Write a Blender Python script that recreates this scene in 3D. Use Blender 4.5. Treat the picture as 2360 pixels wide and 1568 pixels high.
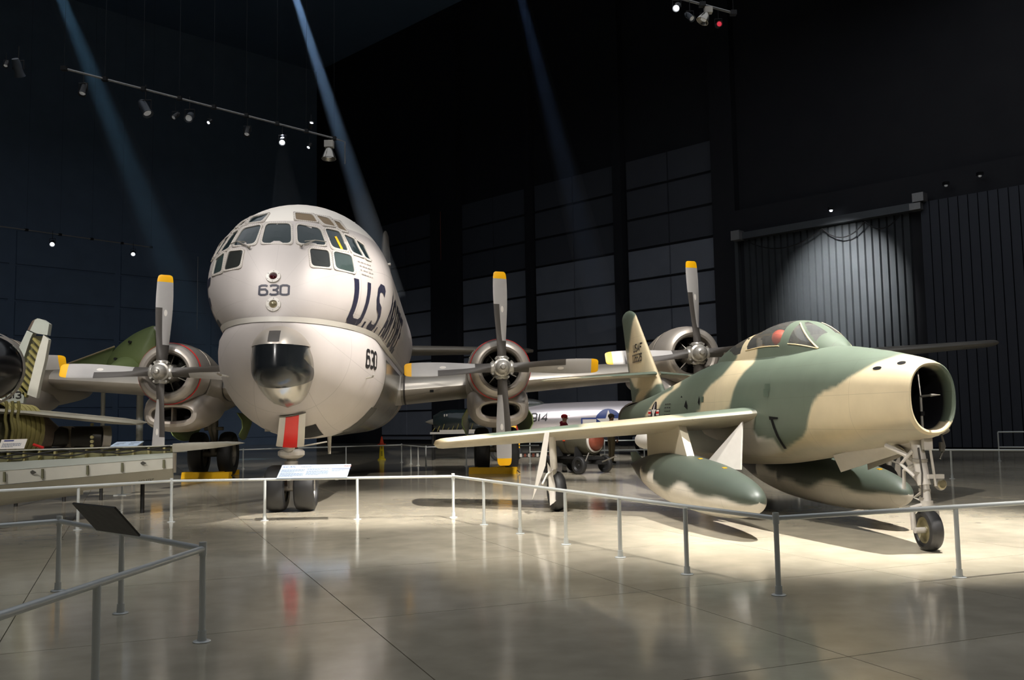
import bpy, bmesh, math, random
from mathutils import Vector, Matrix
from mathutils.bvhtree import BVHTree
random.seed(7)
for o in list(bpy.data.objects):
    bpy.data.objects.remove(o)
SC = bpy.context.scene
COL = SC.collection
PI = math.pi
# ------------------------------------------------------------------ camera
FPX, WPX, HPX = 2150.0, 2360.0, 1568.0
PITCH, ROLL, CAMZ = 0.0861, -0.01695, 1.6
_F = Vector((0, math.cos(PITCH), math.sin(PITCH)))
_U0 = Vector((0, -math.sin(PITCH), math.cos(PITCH)))
_R0 = Vector((1, 0, 0))
_R = _R0 * math.cos(ROLL) + _U0 * math.sin(ROLL)
_U = _U0 * math.cos(ROLL) - _R0 * math.sin(ROLL)
CAMP = Vector((0, 0, CAMZ))
cam = bpy.data.cameras.new('camera')
cam.sensor_width = 36.0
cam.lens = 36.0 * FPX / WPX
cam.clip_start, cam.clip_end = 0.1, 400
camo = bpy.data.objects.new('camera', cam)
COL.objects.link(camo)
_m = Matrix((_R, _U, -_F)).transposed().to_4x4()
_m.translation = CAMP
camo.matrix_world = _m
SC.camera = camo
def ray(px, py):
    return (_R * ((px - WPX / 2) / FPX) - _U * ((py - HPX / 2) / FPX) + _F)
def at(px, py, Y):                      # the point that a sight line meets at distance Y
    d = ray(px, py); return CAMP + d * (Y / d.y)
def atz(px, py, Z):                     # ... at height Z
    d = ray(px, py); return CAMP + d * ((Z - CAMZ) / d.z)
def topix(p):
    v = Vector(p) - CAMP; d = v.dot(_F)
    return (WPX / 2 + FPX * v.dot(_R) / d, HPX / 2 - FPX * v.dot(_U) / d)
# ------------------------------------------------------------------ world, exposure
w = bpy.data.worlds.new('hall_ambient'); SC.world = w; w.use_nodes = True
bg = w.node_tree.nodes['Background']
bg.inputs[0].default_value = (0.30, 0.42, 0.62, 1); bg.inputs[1].default_value = 0.02
SC.view_settings.view_transform = 'Standard'; SC.view_settings.look = 'None'
SC.view_settings.exposure = 0.0; SC.view_settings.gamma = 1.0
SC.view_settings.use_curve_mapping = False
# ------------------------------------------------------------------ ceiling spotlights of the hall, plus added fill lamps
def spot(name, loc, target, power, angle, blend=0.6, radius=0.2, color=(1, .93, .82)):
    l = bpy.data.lights.new(name, 'SPOT'); l.energy = power; l.spot_size = math.radians(angle)
    l.spot_blend = blend; l.shadow_soft_size = radius; l.color = color
    o = bpy.data.objects.new(name, l); COL.objects.link(o); o.location = loc
    o.rotation_euler = (Vector(target) - Vector(loc)).to_track_quat('-Z', 'Y').to_euler()
    return o
WARM = (1, .95, .89); NEUT = (1, .955, .91); COOL = (.72, .85, 1)
spot('hall_spot_nose', (-1.0, 5.0, 14), (-4.4, 17.5, 3.2), 3300, 36, .7, .45, NEUT)
spot('hall_spot_nose_high', (-9.0, 8.0, 14), (-4.4, 18.5, 3.4), 3700, 36, .7, .45, NEUT)
spot('hall_spot_front', (-2.5, -7.0, 9.5), (-4.0, 16.5, 1.6), 5200, 19, .8, .3, NEUT)
spot('hall_spot_fighter', (7.0, 10.5, 15), (4.9, 13.0, 0.4), 33000, 34, .9, .12, WARM)
spot('hall_spot_fighter_side', (-2.5, 9.0, 14), (3.4, 14.5, 1.2), 8000, 48, .7, .2, WARM)
spot('hall_spot_fighter_front', (3.0, -6.0, 9.5), (5.0, 12.0, 1.6), 5200, 19, .8, .3, WARM)
spot('hall_spot_fighter_tail', (2.0, 16.0, 14), (3.4, 22.5, 1.5), 6000, 44, .7, .2, WARM)
spot('hall_spot_engines', (3.0, 12.0, 14), (1.5, 25.5, 2.5), 6500, 42, .7, .2, NEUT)
spot('hall_spot_left_engine', (-10.0, 12.0, 14), (-10.5, 25.0, 2.4), 9000, 42, .7, .2, NEUT)
spot('hall_spot_cutaway', (-7.5, 2.0, 8.5), (-9.9, 18.5, 1.2), 5000, 34, .7, .2, NEUT)
spot('fill_spot_visitors', (2.5, 20.0, 14), (2.6, 31.0, .8), 6500, 40, .7, .2, NEUT)  # added lamp, brightens the visitors and the bomb
spot('hall_spot_background', (3.0, 28.0, 14), (4.2, 41.0, 1.5), 9000, 40, .7, .2, (1, .97, .95))
spot('hall_spot_tail', (-2.0, 30.0, 14), (-6.0, 48.0, 6.0), 5000, 40, .8, .2, NEUT)
spot('hall_spot_door', (13.0, 41.0, 11.5), (16.6, 45.6, 7.3), 9000, 62, 1., .15, (1, 1, .98))
spot('hall_spot_floor', (4.0, 11.0, 14), (-2.4, 17.8, 0), 22000, 27, .7, .12, WARM)
spot('hall_spot_aisle', (-1.0, 8.5, 14), (-.2, 14.0, 0), 5500, 34, .8, .15, WARM)
spot('fill_spot_far_floor', (-2.0, 24.0, 14), (-4.0, 34.0, 0), 6000, 44, .8, .2, NEUT)  # added lamp, lifts the floor and rails behind the tanker
spot('hall_spot_tanker_side', (9.0, 11.0, 13), (-3.0, 18.6, .2), 6500, 27, .6, .15, NEUT)
def area(name, loc, target, power, sx, sy, color):
    l = bpy.data.lights.new(name, 'AREA'); l.energy = power; l.shape = 'RECTANGLE'; l.size, l.size_y = sx, sy; l.color = color
    o = bpy.data.objects.new(name, l); COL.objects.link(o); o.location = loc
    o.rotation_euler = (Vector(target) - Vector(loc)).to_track_quat('-Z', 'Y').to_euler(); return o
area('hall_fill_light', (0, 16, 22), (0, 16.01, 0), 3000, 44, 44, (.92, .95, 1))  # added broad fill without a fixture, stands in for general hall lighting
SC.cycles.use_light_tree = False; SC.cycles.use_adaptive_sampling = True; SC.cycles.adaptive_threshold = .05; SC.cycles.max_bounces = 4; SC.cycles.diffuse_bounces = 2; SC.cycles.glossy_bounces = 2; SC.cycles.transparent_max_bounces = 6; SC.cycles.transmission_bounces = 2; SC.cycles.volume_bounces = 0
SC.cycles.caustics_reflective = False; SC.cycles.caustics_refractive = False
# ------------------------------------------------------------------ material helpers
MATS = {}
def lin(c):
    return tuple((x / 12.92 if x <= .04045 else ((x + .055) / 1.055) ** 2.4) for x in c)
def rgb(r, g, b):
    return lin((r / 255., g / 255., b / 255.))
def mat(name, col, rough=.5, metal=0., var=.12, scale=6., bump=0., spec=.5, rvar=.1, stretch=(1, 1, 1), emit=None, coat=0.):
    if name in MATS: return MATS[name]
    m = bpy.data.materials.new(name); m.use_nodes = True; nt = m.node_tree; N = nt.nodes; L = nt.links
    b = N['Principled BSDF']
    tc = N.new('ShaderNodeTexCoord'); mp = N.new('ShaderNodeMapping'); mp.inputs['Scale'].default_value = stretch
    L.new(tc.outputs['Object'], mp.inputs[0])
    nz = N.new('ShaderNodeTexNoise'); nz.inputs['Scale'].default_value = scale; nz.inputs['Detail'].default_value = 5
    L.new(mp.outputs[0], nz.inputs['Vector'])
    mx = N.new('ShaderNodeMix'); mx.data_type = 'RGBA'
    mx.inputs[6].default_value = tuple(x * (1 - var) for x in col) + (1,)
    mx.inputs[7].default_value = tuple(min(1, x * (1 + var)) for x in col) + (1,)
    L.new(nz.outputs['Fac'], mx.inputs[0]); L.new(mx.outputs[2], b.inputs['Base Color'])
    mr = N.new('ShaderNodeMapRange'); mr.inputs[3].default_value = max(0, rough - rvar); mr.inputs[4].default_value = min(1, rough + rvar)
    L.new(nz.outputs['Fac'], mr.inputs[0]); L.new(mr.outputs[0], b.inputs['Roughness'])
    b.inputs['Metallic'].default_value = metal; b.inputs['Specular IOR Level'].default_value = spec
    b.inputs['Coat Weight'].default_value = coat
    if bump:
        bp = N.new('ShaderNodeBump'); bp.inputs['Strength'].default_value = bump; bp.inputs['Distance'].default_value = .02
        L.new(nz.outputs['Fac'], bp.inputs['Height']); L.new(bp.outputs[0], b.inputs['Normal'])
    if emit:
        b.inputs['Emission Color'].default_value = emit[0] + (1,); b.inputs['Emission Strength'].default_value = emit[1]
    MATS[name] = m
    return m
# ------------------------------------------------------------------ mesh helpers
class MB:
    def __init__(s): s.v = []; s.f = []
    def add(s, vs, fs):
        n = len(s.v); s.v += [Vector(v) for v in vs]; s.f += [tuple(i + n for i in f) for f in fs]; return s
    def box(s, c, d, M=None):
        hx, hy, hz = d[0] / 2, d[1] / 2, d[2] / 2; c = Vector(c); vs = []
        for x in (-hx, hx):
            for y in (-hy, hy):
                for z in (-hz, hz):
                    v = Vector((x, y, z)); vs.append(c + (M @ v if M else v))
        return s.add(vs, [(0, 1, 3, 2), (4, 6, 7, 5), (0, 4, 5, 1), (2, 3, 7, 6), (0, 2, 6, 4), (1, 5, 7, 3)])
    def hexa(s, a, b):       # two quads (4 points each), joined
        return s.add(list(a) + list(b), [(3, 2, 1, 0), (4, 5, 6, 7), (0, 1, 5, 4), (1, 2, 6, 5), (2, 3, 7, 6), (3, 0, 4, 7)])
    def rings(s, R, cap=True, closed=False):
        n = len(R[0]); vs = [p for r in R for p in r]; fs = []
        K = len(R)
        for i in range(K if closed else K - 1):
            a, b = i * n, ((i + 1) % K) * n
            for j in range(n):
                fs.append((a + j, a + (j + 1) % n, b + (j + 1) % n, b + j))
        if cap and not closed:
            fs.append(tuple(range(n - 1, -1, -1))); fs.append(tuple(range((K - 1) * n, K * n)))
        return s.add(vs, fs)
    def path(s, pts, r, n=10, cap=True):
        pts = [Vector(p) for p in pts]; rr = r if isinstance(r, (list, tuple)) else [r] * len(pts); R = []; prev = None
        for i, p in enumerate(pts):
            t = (pts[min(i + 1, len(pts) - 1)] - pts[max(i - 1, 0)]).normalized()
            if prev is None:
                a = Vector((0, 0, 1)) if abs(t.z) < .9 else Vector((1, 0, 0)); u = t.cross(a).normalized()
            else:
                u = (prev - t * prev.dot(t)).normalized()
            prev = u; v = t.cross(u)
            R.append([p + u * math.cos(2 * PI * k / n) * rr[i] + v * math.sin(2 * PI * k / n) * rr[i] for k in range(n)])
        return s.rings(R, cap)
    def lathe(s, prof, o=(0, 0, 0), ax=(0, 0, 1), n=24, cap=False, sq=None):
        o = Vector(o); ax = Vector(ax).normalized(); a = Vector((0, 0, 1)) if abs(ax.z) < .9 else Vector((1, 0, 0))
        u = ax.cross(a).normalized(); v = ax.cross(u); R = []
        for r, t in prof:
            R.append([o + ax * t + u * math.cos(2 * PI * k / n) * r + v * math.sin(2 * PI * k / n) * r for k in range(n)])
        return s.rings(R, cap)
    def prism(s, outline, nrm, th):      # planar outline (3D points) thickened along nrm
        nrm = Vector(nrm); a = [Vector(p) for p in outline]; n = len(a); b = [p + nrm * th for p in a]
        fs = [tuple(range(n - 1, -1, -1)), tuple(range(n, 2 * n))] + [(i, (i + 1) % n, n + (i + 1) % n, n + i) for i in range(n)]
        return s.add(a + b, fs)
    def ell(s, c, r, nu=20, nv=12):
        c = Vector(c); R = []
        for i in range(1, nv):
            t = PI * i / nv
            R.append([c + Vector((r[0] * math.sin(t) * math.cos(2 * PI * k / nu), r[1] * math.sin(t) * math.sin(2 * PI * k / nu), r[2] * math.cos(t))) for k in range(nu)])
        n0 = len(s.v); s.rings(R, False)
        top = len(s.v); s.v.append(c + Vector((0, 0, r[2]))); bot = len(s.v); s.v.append(c - Vector((0, 0, r[2])))
        for k in range(nu):
            s.f.append((top, n0 + k, n0 + (k + 1) % nu)); m = n0 + (nv - 2) * nu; s.f.append((bot, m + (k + 1) % nu, m + k))
        return s
    def build(s, name, m, parent=None, ang=35, loc=None):
        me = bpy.data.meshes.new(name); me.from_pydata(s.v, [], s.f); me.update()
        bm = bmesh.new(); bm.from_mesh(me); bmesh.ops.recalc_face_normals(bm, faces=bm.faces); bm.to_mesh(me); bm.free()
        me.polygons.foreach_set('use_smooth', [True] * len(me.polygons))
        me.set_sharp_from_angle(angle=math.radians(ang))
        me.materials.append(MATS[m] if isinstance(m, str) else m)
        o = bpy.data.objects.new(name, me); COL.objects.link(o)
        if parent: o.parent = parent
        if loc is not None: o.location = loc
        return o
def empty(name, loc=(0, 0, 0), rz=0.):
    o = bpy.data.objects.new(name, None); COL.objects.link(o); o.location = loc; o.rotation_euler = (0, 0, rz); o.empty_display_size = .2
    return o
def tag(o, label, cat, group=None):
    o['label'] = label; o['category'] = cat
    if group: o['group'] = group
    return o
def lab(o, label): o['label'] = label; return o
def struct(o, label=None):
    o['kind'] = 'structure'
    if label: o['label'] = label
    return o
def inst(o, parent, M=None, name=None):      # a copy that shares mesh data
    c = o.copy(); COL.objects.link(c); c.parent = parent
    if M is not None: c.matrix_local = M
    for ch in [x for x in o.children]: inst(ch, c)
    return c
def T(x, y, z): return Matrix.Translation((x, y, z))
def RX(a): return Matrix.Rotation(a, 4, 'X')
def RY(a): return Matrix.Rotation(a, 4, 'Y')
def RZ(a): return Matrix.Rotation(a, 4, 'Z')
def lerp(a, b, t): return a + (b - a) * t
def table(tab, x):                            # smooth (Catmull-Rom) look-up in [(x, a, b, ...)]
    if x <= tab[0][0]: return list(tab[0][1:])
    if x >= tab[-1][0]: return list(tab[-1][1:])
    for i in range(len(tab) - 1):
        if tab[i][0] <= x <= tab[i + 1][0]:
            p1, p2 = tab[i], tab[i + 1]; p0 = tab[max(i - 1, 0)]; p3 = tab[min(i + 2, len(tab) - 1)]
            h = p2[0] - p1[0]; t = (x - p1[0]) / h; out = []
            for k in range(1, len(p1)):
                m1 = (p2[k] - p0[k]) / max(p2[0] - p0[0], 1e-6) * h; m2 = (p3[k] - p1[k]) / max(p3[0] - p1[0], 1e-6) * h
                out.append((2 * t**3 - 3 * t**2 + 1) * p1[k] + (t**3 - 2 * t**2 + t) * m1 + (-2 * t**3 + 3 * t**2) * p2[k] + (t**3 - t**2) * m2)
            return out
# ------------------------------------------------------------------ stencil lettering: strokes on a 4 x 6 grid, corners cut
GL = {'0': [[(0, 1), (1, 0), (3, 0), (4, 1), (4, 5), (3, 6), (1, 6), (0, 5), (0, 1)]],
      '1': [[(2, 0), (2, 6)]],
      '2': [[(0, 5), (1, 6), (3, 6), (4, 5), (4, 3.8), (0, 1), (0, 0), (4, 0)]],
      '3': [[(0, 5), (1, 6), (3, 6), (4, 5), (4, 4), (3, 3), (1.4, 3)], [(3, 3), (4, 2), (4, 1), (3, 0), (1, 0), (0, 1)]],
      '4': [[(3, 0), (3, 6), (0, 2), (4, 2)]],
      '5': [[(4, 6), (0, 6), (0, 3.4), (3, 3.4), (4, 2.5), (4, 1), (3, 0), (1, 0), (0, 1)]],
      '6': [[(4, 5), (3, 6), (1, 6), (0, 5), (0, 1), (1, 0), (3, 0), (4, 1), (4, 2.4), (3, 3.4), (0, 3.4)]],
      '9': [[(0, 1), (1, 0), (3, 0), (4, 1), (4, 5), (3, 6), (1, 6), (0, 5), (0, 3.6), (1, 2.6), (4, 2.6)]],
      'A': [[(0, 0), (2, 6), (4, 0)], [(.7, 2), (3.3, 2)]], 'U': [[(0, 6), (0, 1), (1, 0), (3, 0), (4, 1), (4, 6)]],
      'S': [[(4, 5), (3, 6), (1, 6), (0, 5), (0, 4), (1, 3.2), (3, 2.8), (4, 2), (4, 1), (3, 0), (1, 0), (0, 1)]],
      'I': [[(2, 0), (2, 6)]], 'R': [[(0, 0), (0, 6), (3, 6), (4, 5), (4, 4), (3, 3), (0, 3)], [(2, 3), (4, 0)]],
      'F': [[(0, 0), (0, 6), (4, 6)], [(0, 3.2), (3, 3.2)]], 'E': [[(4, 6), (0, 6), (0, 0), (4, 0)], [(0, 3.2), (3, 3.2)]],
      'O': [[(0, 1), (1, 0), (3, 0), (4, 1), (4, 5), (3, 6), (1, 6), (0, 5), (0, 1)]],
      'C': [[(4, 5), (3, 6), (1, 6), (0, 5), (0, 1), (1, 0), (3, 0), (4, 1)]], '-': [[(.6, 3), (3.4, 3)]], '.': [[(.4, 0), (1.3, 0)]],
      'N': [[(0, 0), (0, 6), (4, 0), (4, 6)]], 'T': [[(2, 0), (2, 6)], [(0, 6), (4, 6)]], 'P': [[(0, 0), (0, 6), (3, 6), (4, 5), (4, 4), (3, 3), (0, 3)]],
      'K': [[(0, 0), (0, 6)], [(4, 6), (0, 2.5)], [(1.4, 3.6), (4, 0)]]}
def strokes(text, h, sw, asp=1., gap=1.5, slant=0., wide={}):
    """flat quads (u, v) of a line of lettering, v up from 0 to h"""
    k = h / 6.; quads = []; u0 = 0.
    for ch in text:
        if ch == ' ': u0 += 3.2 * k * asp; continue
        wd = 4 if ch not in '1I.' else {'1': 1, 'I': 1, '.': 1.6}[ch]; off = 2 - .5 if ch in '1I' else 0
        for pl in GL[ch]:
            P = [Vector((u0 + (x - off) * k * asp + slant * y * k, y * k)) for x, y in pl]
            P = [Vector((p.x, min(max(p.y, sw / 2), h - sw / 2))) for p in P]
            closed = pl[0] == pl[-1]; n = len(P); L_, R_ = [], []
            for i, p in enumerate(P):
                a = P[i - 1] if i > 0 else (P[-2] if closed else None); b = P[i + 1] if i < n - 1 else (P[1] if closed else None)
                d1 = (p - a).normalized() if a is not None else (b - p).normalized(); d2 = (b - p).normalized() if b is not None else d1
                n1 = Vector((-d1.y, d1.x)); n2 = Vector((-d2.y, d2.x)); m = (n1 + n2)
                m = m.normalized() if m.length > 1e-4 else n1; s_ = sw / 2 / max(m.dot(n1), .45)
                e = d1 * 0
                if a is None: e = -d2 * sw / 2 * (0 if ch in 'FRE' else .0)
                L_.append(p + m * s_ + e); R_.append(p - m * s_ + e)
            for i in range(n - 1):
                quads.append((L_[i], L_[i + 1], R_[i + 1], R_[i]))
        u0 += (wd + gap) * k * asp
    return quads, u0
def letters(text, h, sw, asp, gap, fn, m, parent, step=.07, slant=0., name='letter', cx=False):
    tot = strokes(text, h, sw, asp, gap, slant)[1]
    for i, ch in enumerate(text):
        if ch == ' ': continue
        u0 = strokes(text[:i], h, sw, asp, gap, slant)[1] if i else 0.
        q, _ = strokes(ch, h, sw, asp, gap, slant); o = Vector((u0 - (tot / 2 if cx else 0), 0))
        decal_quads([tuple(p + o for p in qq) for qq in q], fn, name, m, parent, step)
    return tot
def lay(fn, P, rings=5, step=.05):
    """a filled outline laid on a curved surface: rings shrinking to its middle"""
    Q = []
    for i in range(len(P)):
        a, b = Vector(P[i]), Vector(P[(i + 1) % len(P)]); n = max(1, int((b - a).length / step))
        Q += [a.lerp(b, k / n) for k in range(n)]
    c = sum(Q, Vector((0, 0))) / len(Q); R = []
    for k in range(rings): R.append([fn(*(c + (q - c) * (1 - k / rings))) for q in Q])
    if any(v is None for r in R for v in r) or fn(c.x, c.y) is None: return [], []
    n = len(Q); vs = [v for r in R for v in r] + [fn(c.x, c.y)]
    fs = [(k * n + i, k * n + (i + 1) % n, (k + 1) * n + (i + 1) % n, (k + 1) * n + i) for k in range(rings - 1) for i in range(n)] + [((rings - 1) * n + i, (rings - 1) * n + (i + 1) % n, rings * n) for i in range(n)]
    return vs, fs
def decal_quads(quads, fn, name, m, parent, step=.07):
    """lay flat quads on a surface: fn(u, v) -> 3D point just off it"""
    mb = MB()
    for a, b, c, d in quads:
        nu = max(1, int(max((b - a).length, (c - d).length) / step)); nv = max(1, int(max((d - a).length, (c - b).length) / step))
        vs = []; ok = True
        for i in range(nu + 1):
            for j in range(nv + 1):
                p = a.lerp(b, i / nu).lerp(d.lerp(c, i / nu), j / nv); q = fn(p.x, p.y)
                if q is None: ok = False; break
                vs.append(q)
            if not ok: break
        if ok: mb.add(vs, [(i * (nv + 1) + j, (i + 1) * (nv + 1) + j, (i + 1) * (nv + 1) + j + 1, i * (nv + 1) + j + 1) for i in range(nu) for j in range(nv)])
    return mb.build(name, m, parent)
def round_poly(pts, rad=.18, n=5):
    """corner-rounded outline of a polygon of 2D points"""
    out = []; K = len(pts)
    for i in range(K):
        p = Vector(pts[i]); a = Vector(pts[i - 1]); b = Vector(pts[(i + 1) % K])
        r = rad * min((a - p).length, (b - p).length); q0 = p + (a - p).normalized() * r; q1 = p + (b - p).normalized() * r
        for k in range(n + 1):
            t = k / n; out.append(q0 * (1 - t)**2 + p * 2 * t * (1 - t) + q1 * t * t)
    return out
# ------------------------------------------------------------------ materials
mat('aluminium', rgb(176, 168, 158), .36, .55, .10, 3.5, 0, rvar=.08)
mat('aluminium_dull', rgb(158, 150, 138), .45, .45, .16, 3.0, 0)
mat('bare_metal', rgb(190, 186, 178), .22, .92, .10, 5., .03, rvar=.08)
mat('white_paint', rgb(216, 211, 203), .4, 0, .04, 4)
mat('frame_silver', rgb(192, 186, 178), .5, .1, .05, 5)
mat('rim_tan', rgb(132, 124, 92), .5, .1, .25, 14)
mat('grey_paint', rgb(168, 166, 164), .42, 0, .05, 8)
mat('blade_grey', rgb(166, 163, 160), .42, .1, .06, 6)
mat('boot_black', rgb(62, 58, 54), .55, 0, .15, 20)
mat('hub_metal', rgb(170, 166, 158), .3, .6, .1, 12)
mat('yellow_paint', rgb(240, 178, 10), .42, 0, .04, 6)
mat('chock_yellow', rgb(246, 190, 22), .5, 0, .10, 9)
mat('red_paint', rgb(214, 36, 32), .35, 0, .05, 6)
mat('red_stripe', rgb(190, 40, 38), .4, 0, .05, 6)
mat('black_gloss', rgb(12, 13, 15), .2, 0, .1, 5, spec=.6)
mat('radome_black', rgb(26, 29, 32), .22, 0, .15, 6, spec=.5)
mat('rubber', rgb(34, 34, 35), .55, 0, .2, 10, .05)
mat('dark_hole', rgb(9, 9, 11), .7, 0, .2, 8, spec=.2)
mat('letter_navy', rgb(32, 33, 52), .45, 0, .06, 8)
mat('letter_black', rgb(24, 22, 24), .5, 0, .06, 8)
mat('gear_white', rgb(205, 200, 192), .4, .1, .08, 9)
mat('gear_grey', rgb(150, 145, 136), .42, .35, .14, 12)
mat('zinc_green', rgb(136, 156, 90), .5, 0, .14, 9)
mat('chromate', rgb(124, 116, 66), .5, 0, .22, 9)
mat('primer_dark', rgb(78, 76, 50), .6, 0, .25, 10)
mat('olive', rgb(122, 136, 84), .5, 0, .10, 4)
mat('camo_tan', rgb(198, 178, 140), .5, 0, .05, 5)
mat('camo_green', rgb(74, 88, 74), .45, 0, .06, 5)
mat('under_grey', rgb(170, 162, 142), .5, 0, .07, 4)
mat('tank_white', rgb(206, 200, 186), .4, 0, .05, 5)
mat('slat_grey', rgb(182, 180, 168), .5, .05, .10, 5)
mat('fin_grey', rgb(160, 164, 154), .45, .1, .08, 5)
mat('burnt_metal', rgb(92, 80, 70), .42, .3, .35, 9)
mat('engine_dark', rgb(40, 38, 34), .5, .4, .4, 18, .2)
mat('ring_metal', rgb(170, 160, 144), .3, .35, .25, 10)
mat('brass_cap', rgb(176, 168, 120), .35, .5, .1, 10)
mat('galvanised', rgb(214, 218, 216), .26, .2, .02, 6, rvar=.02)
mat('panel_blue', rgb(168, 184, 204), .35, 0, .02, 3)
mat('ink_grey', rgb(104, 112, 126), .6, 0, .05, 10)
mat('ink_navy', rgb(46, 56, 110), .6, 0, .03, 10)
mat('ink_red', rgb(206, 120, 110), .6, 0, .03, 10)
mat('sign_back', rgb(62, 60, 55), .5, 0, .08, 12)
mat('cone_orange', rgb(236, 72, 26), .5, 0, .05, 8)
mat('cone_yellow', rgb(240, 214, 20), .45, 0, .05, 8)
mat('tailplane_grey', rgb(128, 124, 110), .5, .2, .1, 5)
mat('bomb_green', rgb(80, 77, 64), .5, .1, .2, 6)
mat('rust_brown', rgb(128, 64, 46), .45, .1, .3, 14)
mat('cart_dark', rgb(44, 44, 44), .5, .3, .3, 12)
mat('cloth_maroon', rgb(178, 40, 66), .8, 0, .12, 12)
mat('cloth_khaki', rgb(164, 150, 122), .85, 0, .12, 12)
mat('cloth_jeans', rgb(52, 60, 80), .85, 0, .12, 12)
mat('cap_red', rgb(206, 44, 52), .8, 0, .08, 12)
mat('cap_brown', rgb(110, 98, 82), .8, 0, .1, 12)
mat('bay_green', rgb(116, 114, 80), .55, 0, .35, 12)
mat('skin', rgb(222, 176, 150), .55, 0, .05, 10)
mat('hair_dark', rgb(40, 32, 28), .7, 0, .1, 30)
mat('shoe_dark', rgb(30, 28, 28), .6, 0, .1, 12)
mat('insignia_blue', rgb(34, 58, 120), .45, 0, .05, 6)
mat('polished_silver', rgb(220, 213, 216), .24, .62, .02, 1, rvar=.02)
mat('seat_orange', rgb(226, 82, 52), .5, 0, .08, 8)
mat('cockpit_dark', rgb(40, 42, 40), .6, 0, .3, 14)
mat('shade_brown', rgb(112, 96, 74), .7, 0, .12, 14)
mat('lamp_black', rgb(22, 22, 24), .45, .2, .1, 10)
mat('lamp_grey', rgb(150, 150, 150), .35, .5, .1, 10)
mat('lamp_lens', (1, 1, 1), .3, 0, .0, 4, emit=((.86, .92, 1.), 9.))
mat('lamp_lens_dim', (1, 1, 1), .3, 0, .0, 4, emit=((.9, .95, 1.), .06))
mat('lamp_lens_red', (.6, .05, .08), .3, 0, .0, 4, emit=((1., .06, .1), .5))
mat('beam_steel', rgb(70, 76, 84), .5, .4, .1, 8)
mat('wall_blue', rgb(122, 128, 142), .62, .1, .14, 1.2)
mat('wall_dark', rgb(22, 24, 32), .75, 0, .14, .8)
mat('door_dark', rgb(50, 54, 64), .5, .2, .1, 2)
mat('wall_upper_shaded', rgb(66, 70, 80), .7, 0, .14, 1.2)  # darker copy for the top panel rows: light fading upward put into colour
mat('wall_far_hazed', rgb(128, 150, 180), .75, 0, .14, .8)  # lightened blue: glow of hazy air put into the wall colour
mat('rivet', rgb(104, 92, 86), .5, .2, .1, 20)
mat('wall_metal', rgb(84, 88, 92), .34, .45, .18, 1.1, rvar=.06)
mat('ceiling_hazed', rgb(100, 124, 156), .8, 0, .1, .6)  # raised to blue so the colour carries the haze under the roof
mat('red_lens', rgb(56, 12, 16), .1, 0, .05, 6, spec=.8)
mat('clear_lens', rgb(150, 140, 110), .1, .5, .05, 6, spec=.8)
def pane_mat(name, col, rough=.06):
    m = mat(name, col, rough, 0, .25, 2.5, spec=.7, rvar=.03); return m
pane_mat('pane_dark', rgb(34, 44, 46)); pane_mat('pane_teal', rgb(56, 68, 66)); pane_mat('pane_smoke', rgb(44, 46, 44))
def glass(name, tint, gloss=.16):
    m = bpy.data.materials.new(name); m.use_nodes = True; nt = m.node_tree; N = nt.nodes; L = nt.links
    N.remove(N['Principled BSDF']); out = N['Material Output']
    tr = N.new('ShaderNodeBsdfTransparent'); tr.inputs[0].default_value = tint + (1,)
    gl = N.new('ShaderNodeBsdfGlossy'); gl.inputs['Roughness'].default_value = .04
    fr = N.new('ShaderNodeLayerWeight'); fr.inputs['Blend'].default_value = .35
    mp = N.new('ShaderNodeMapRange'); mp.inputs[3].default_value = gloss * .3; mp.inputs[4].default_value = gloss * 3
    L.new(fr.outputs['Facing'], mp.inputs[0]); mx = N.new('ShaderNodeMixShader'); L.new(mp.outputs[0], mx.inputs[0])
    df = N.new('ShaderNodeBsdfDiffuse'); df.inputs[0].default_value = (.75, .75, .7, 1); m2 = N.new('ShaderNodeMixShader'); m2.inputs[0].default_value = .10; L.new(tr.outputs[0], m2.inputs[1]); L.new(df.outputs[0], m2.inputs[2])
    L.new(m2.outputs[0], mx.inputs[1]); L.new(gl.outputs[0], mx.inputs[2]); L.new(mx.outputs[0], out.inputs[0])
    MATS[name] = m
glass('canopy_glass', (.78, .76, .72)); glass('teal_glass', (.35, .5, .5), .3)
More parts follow.
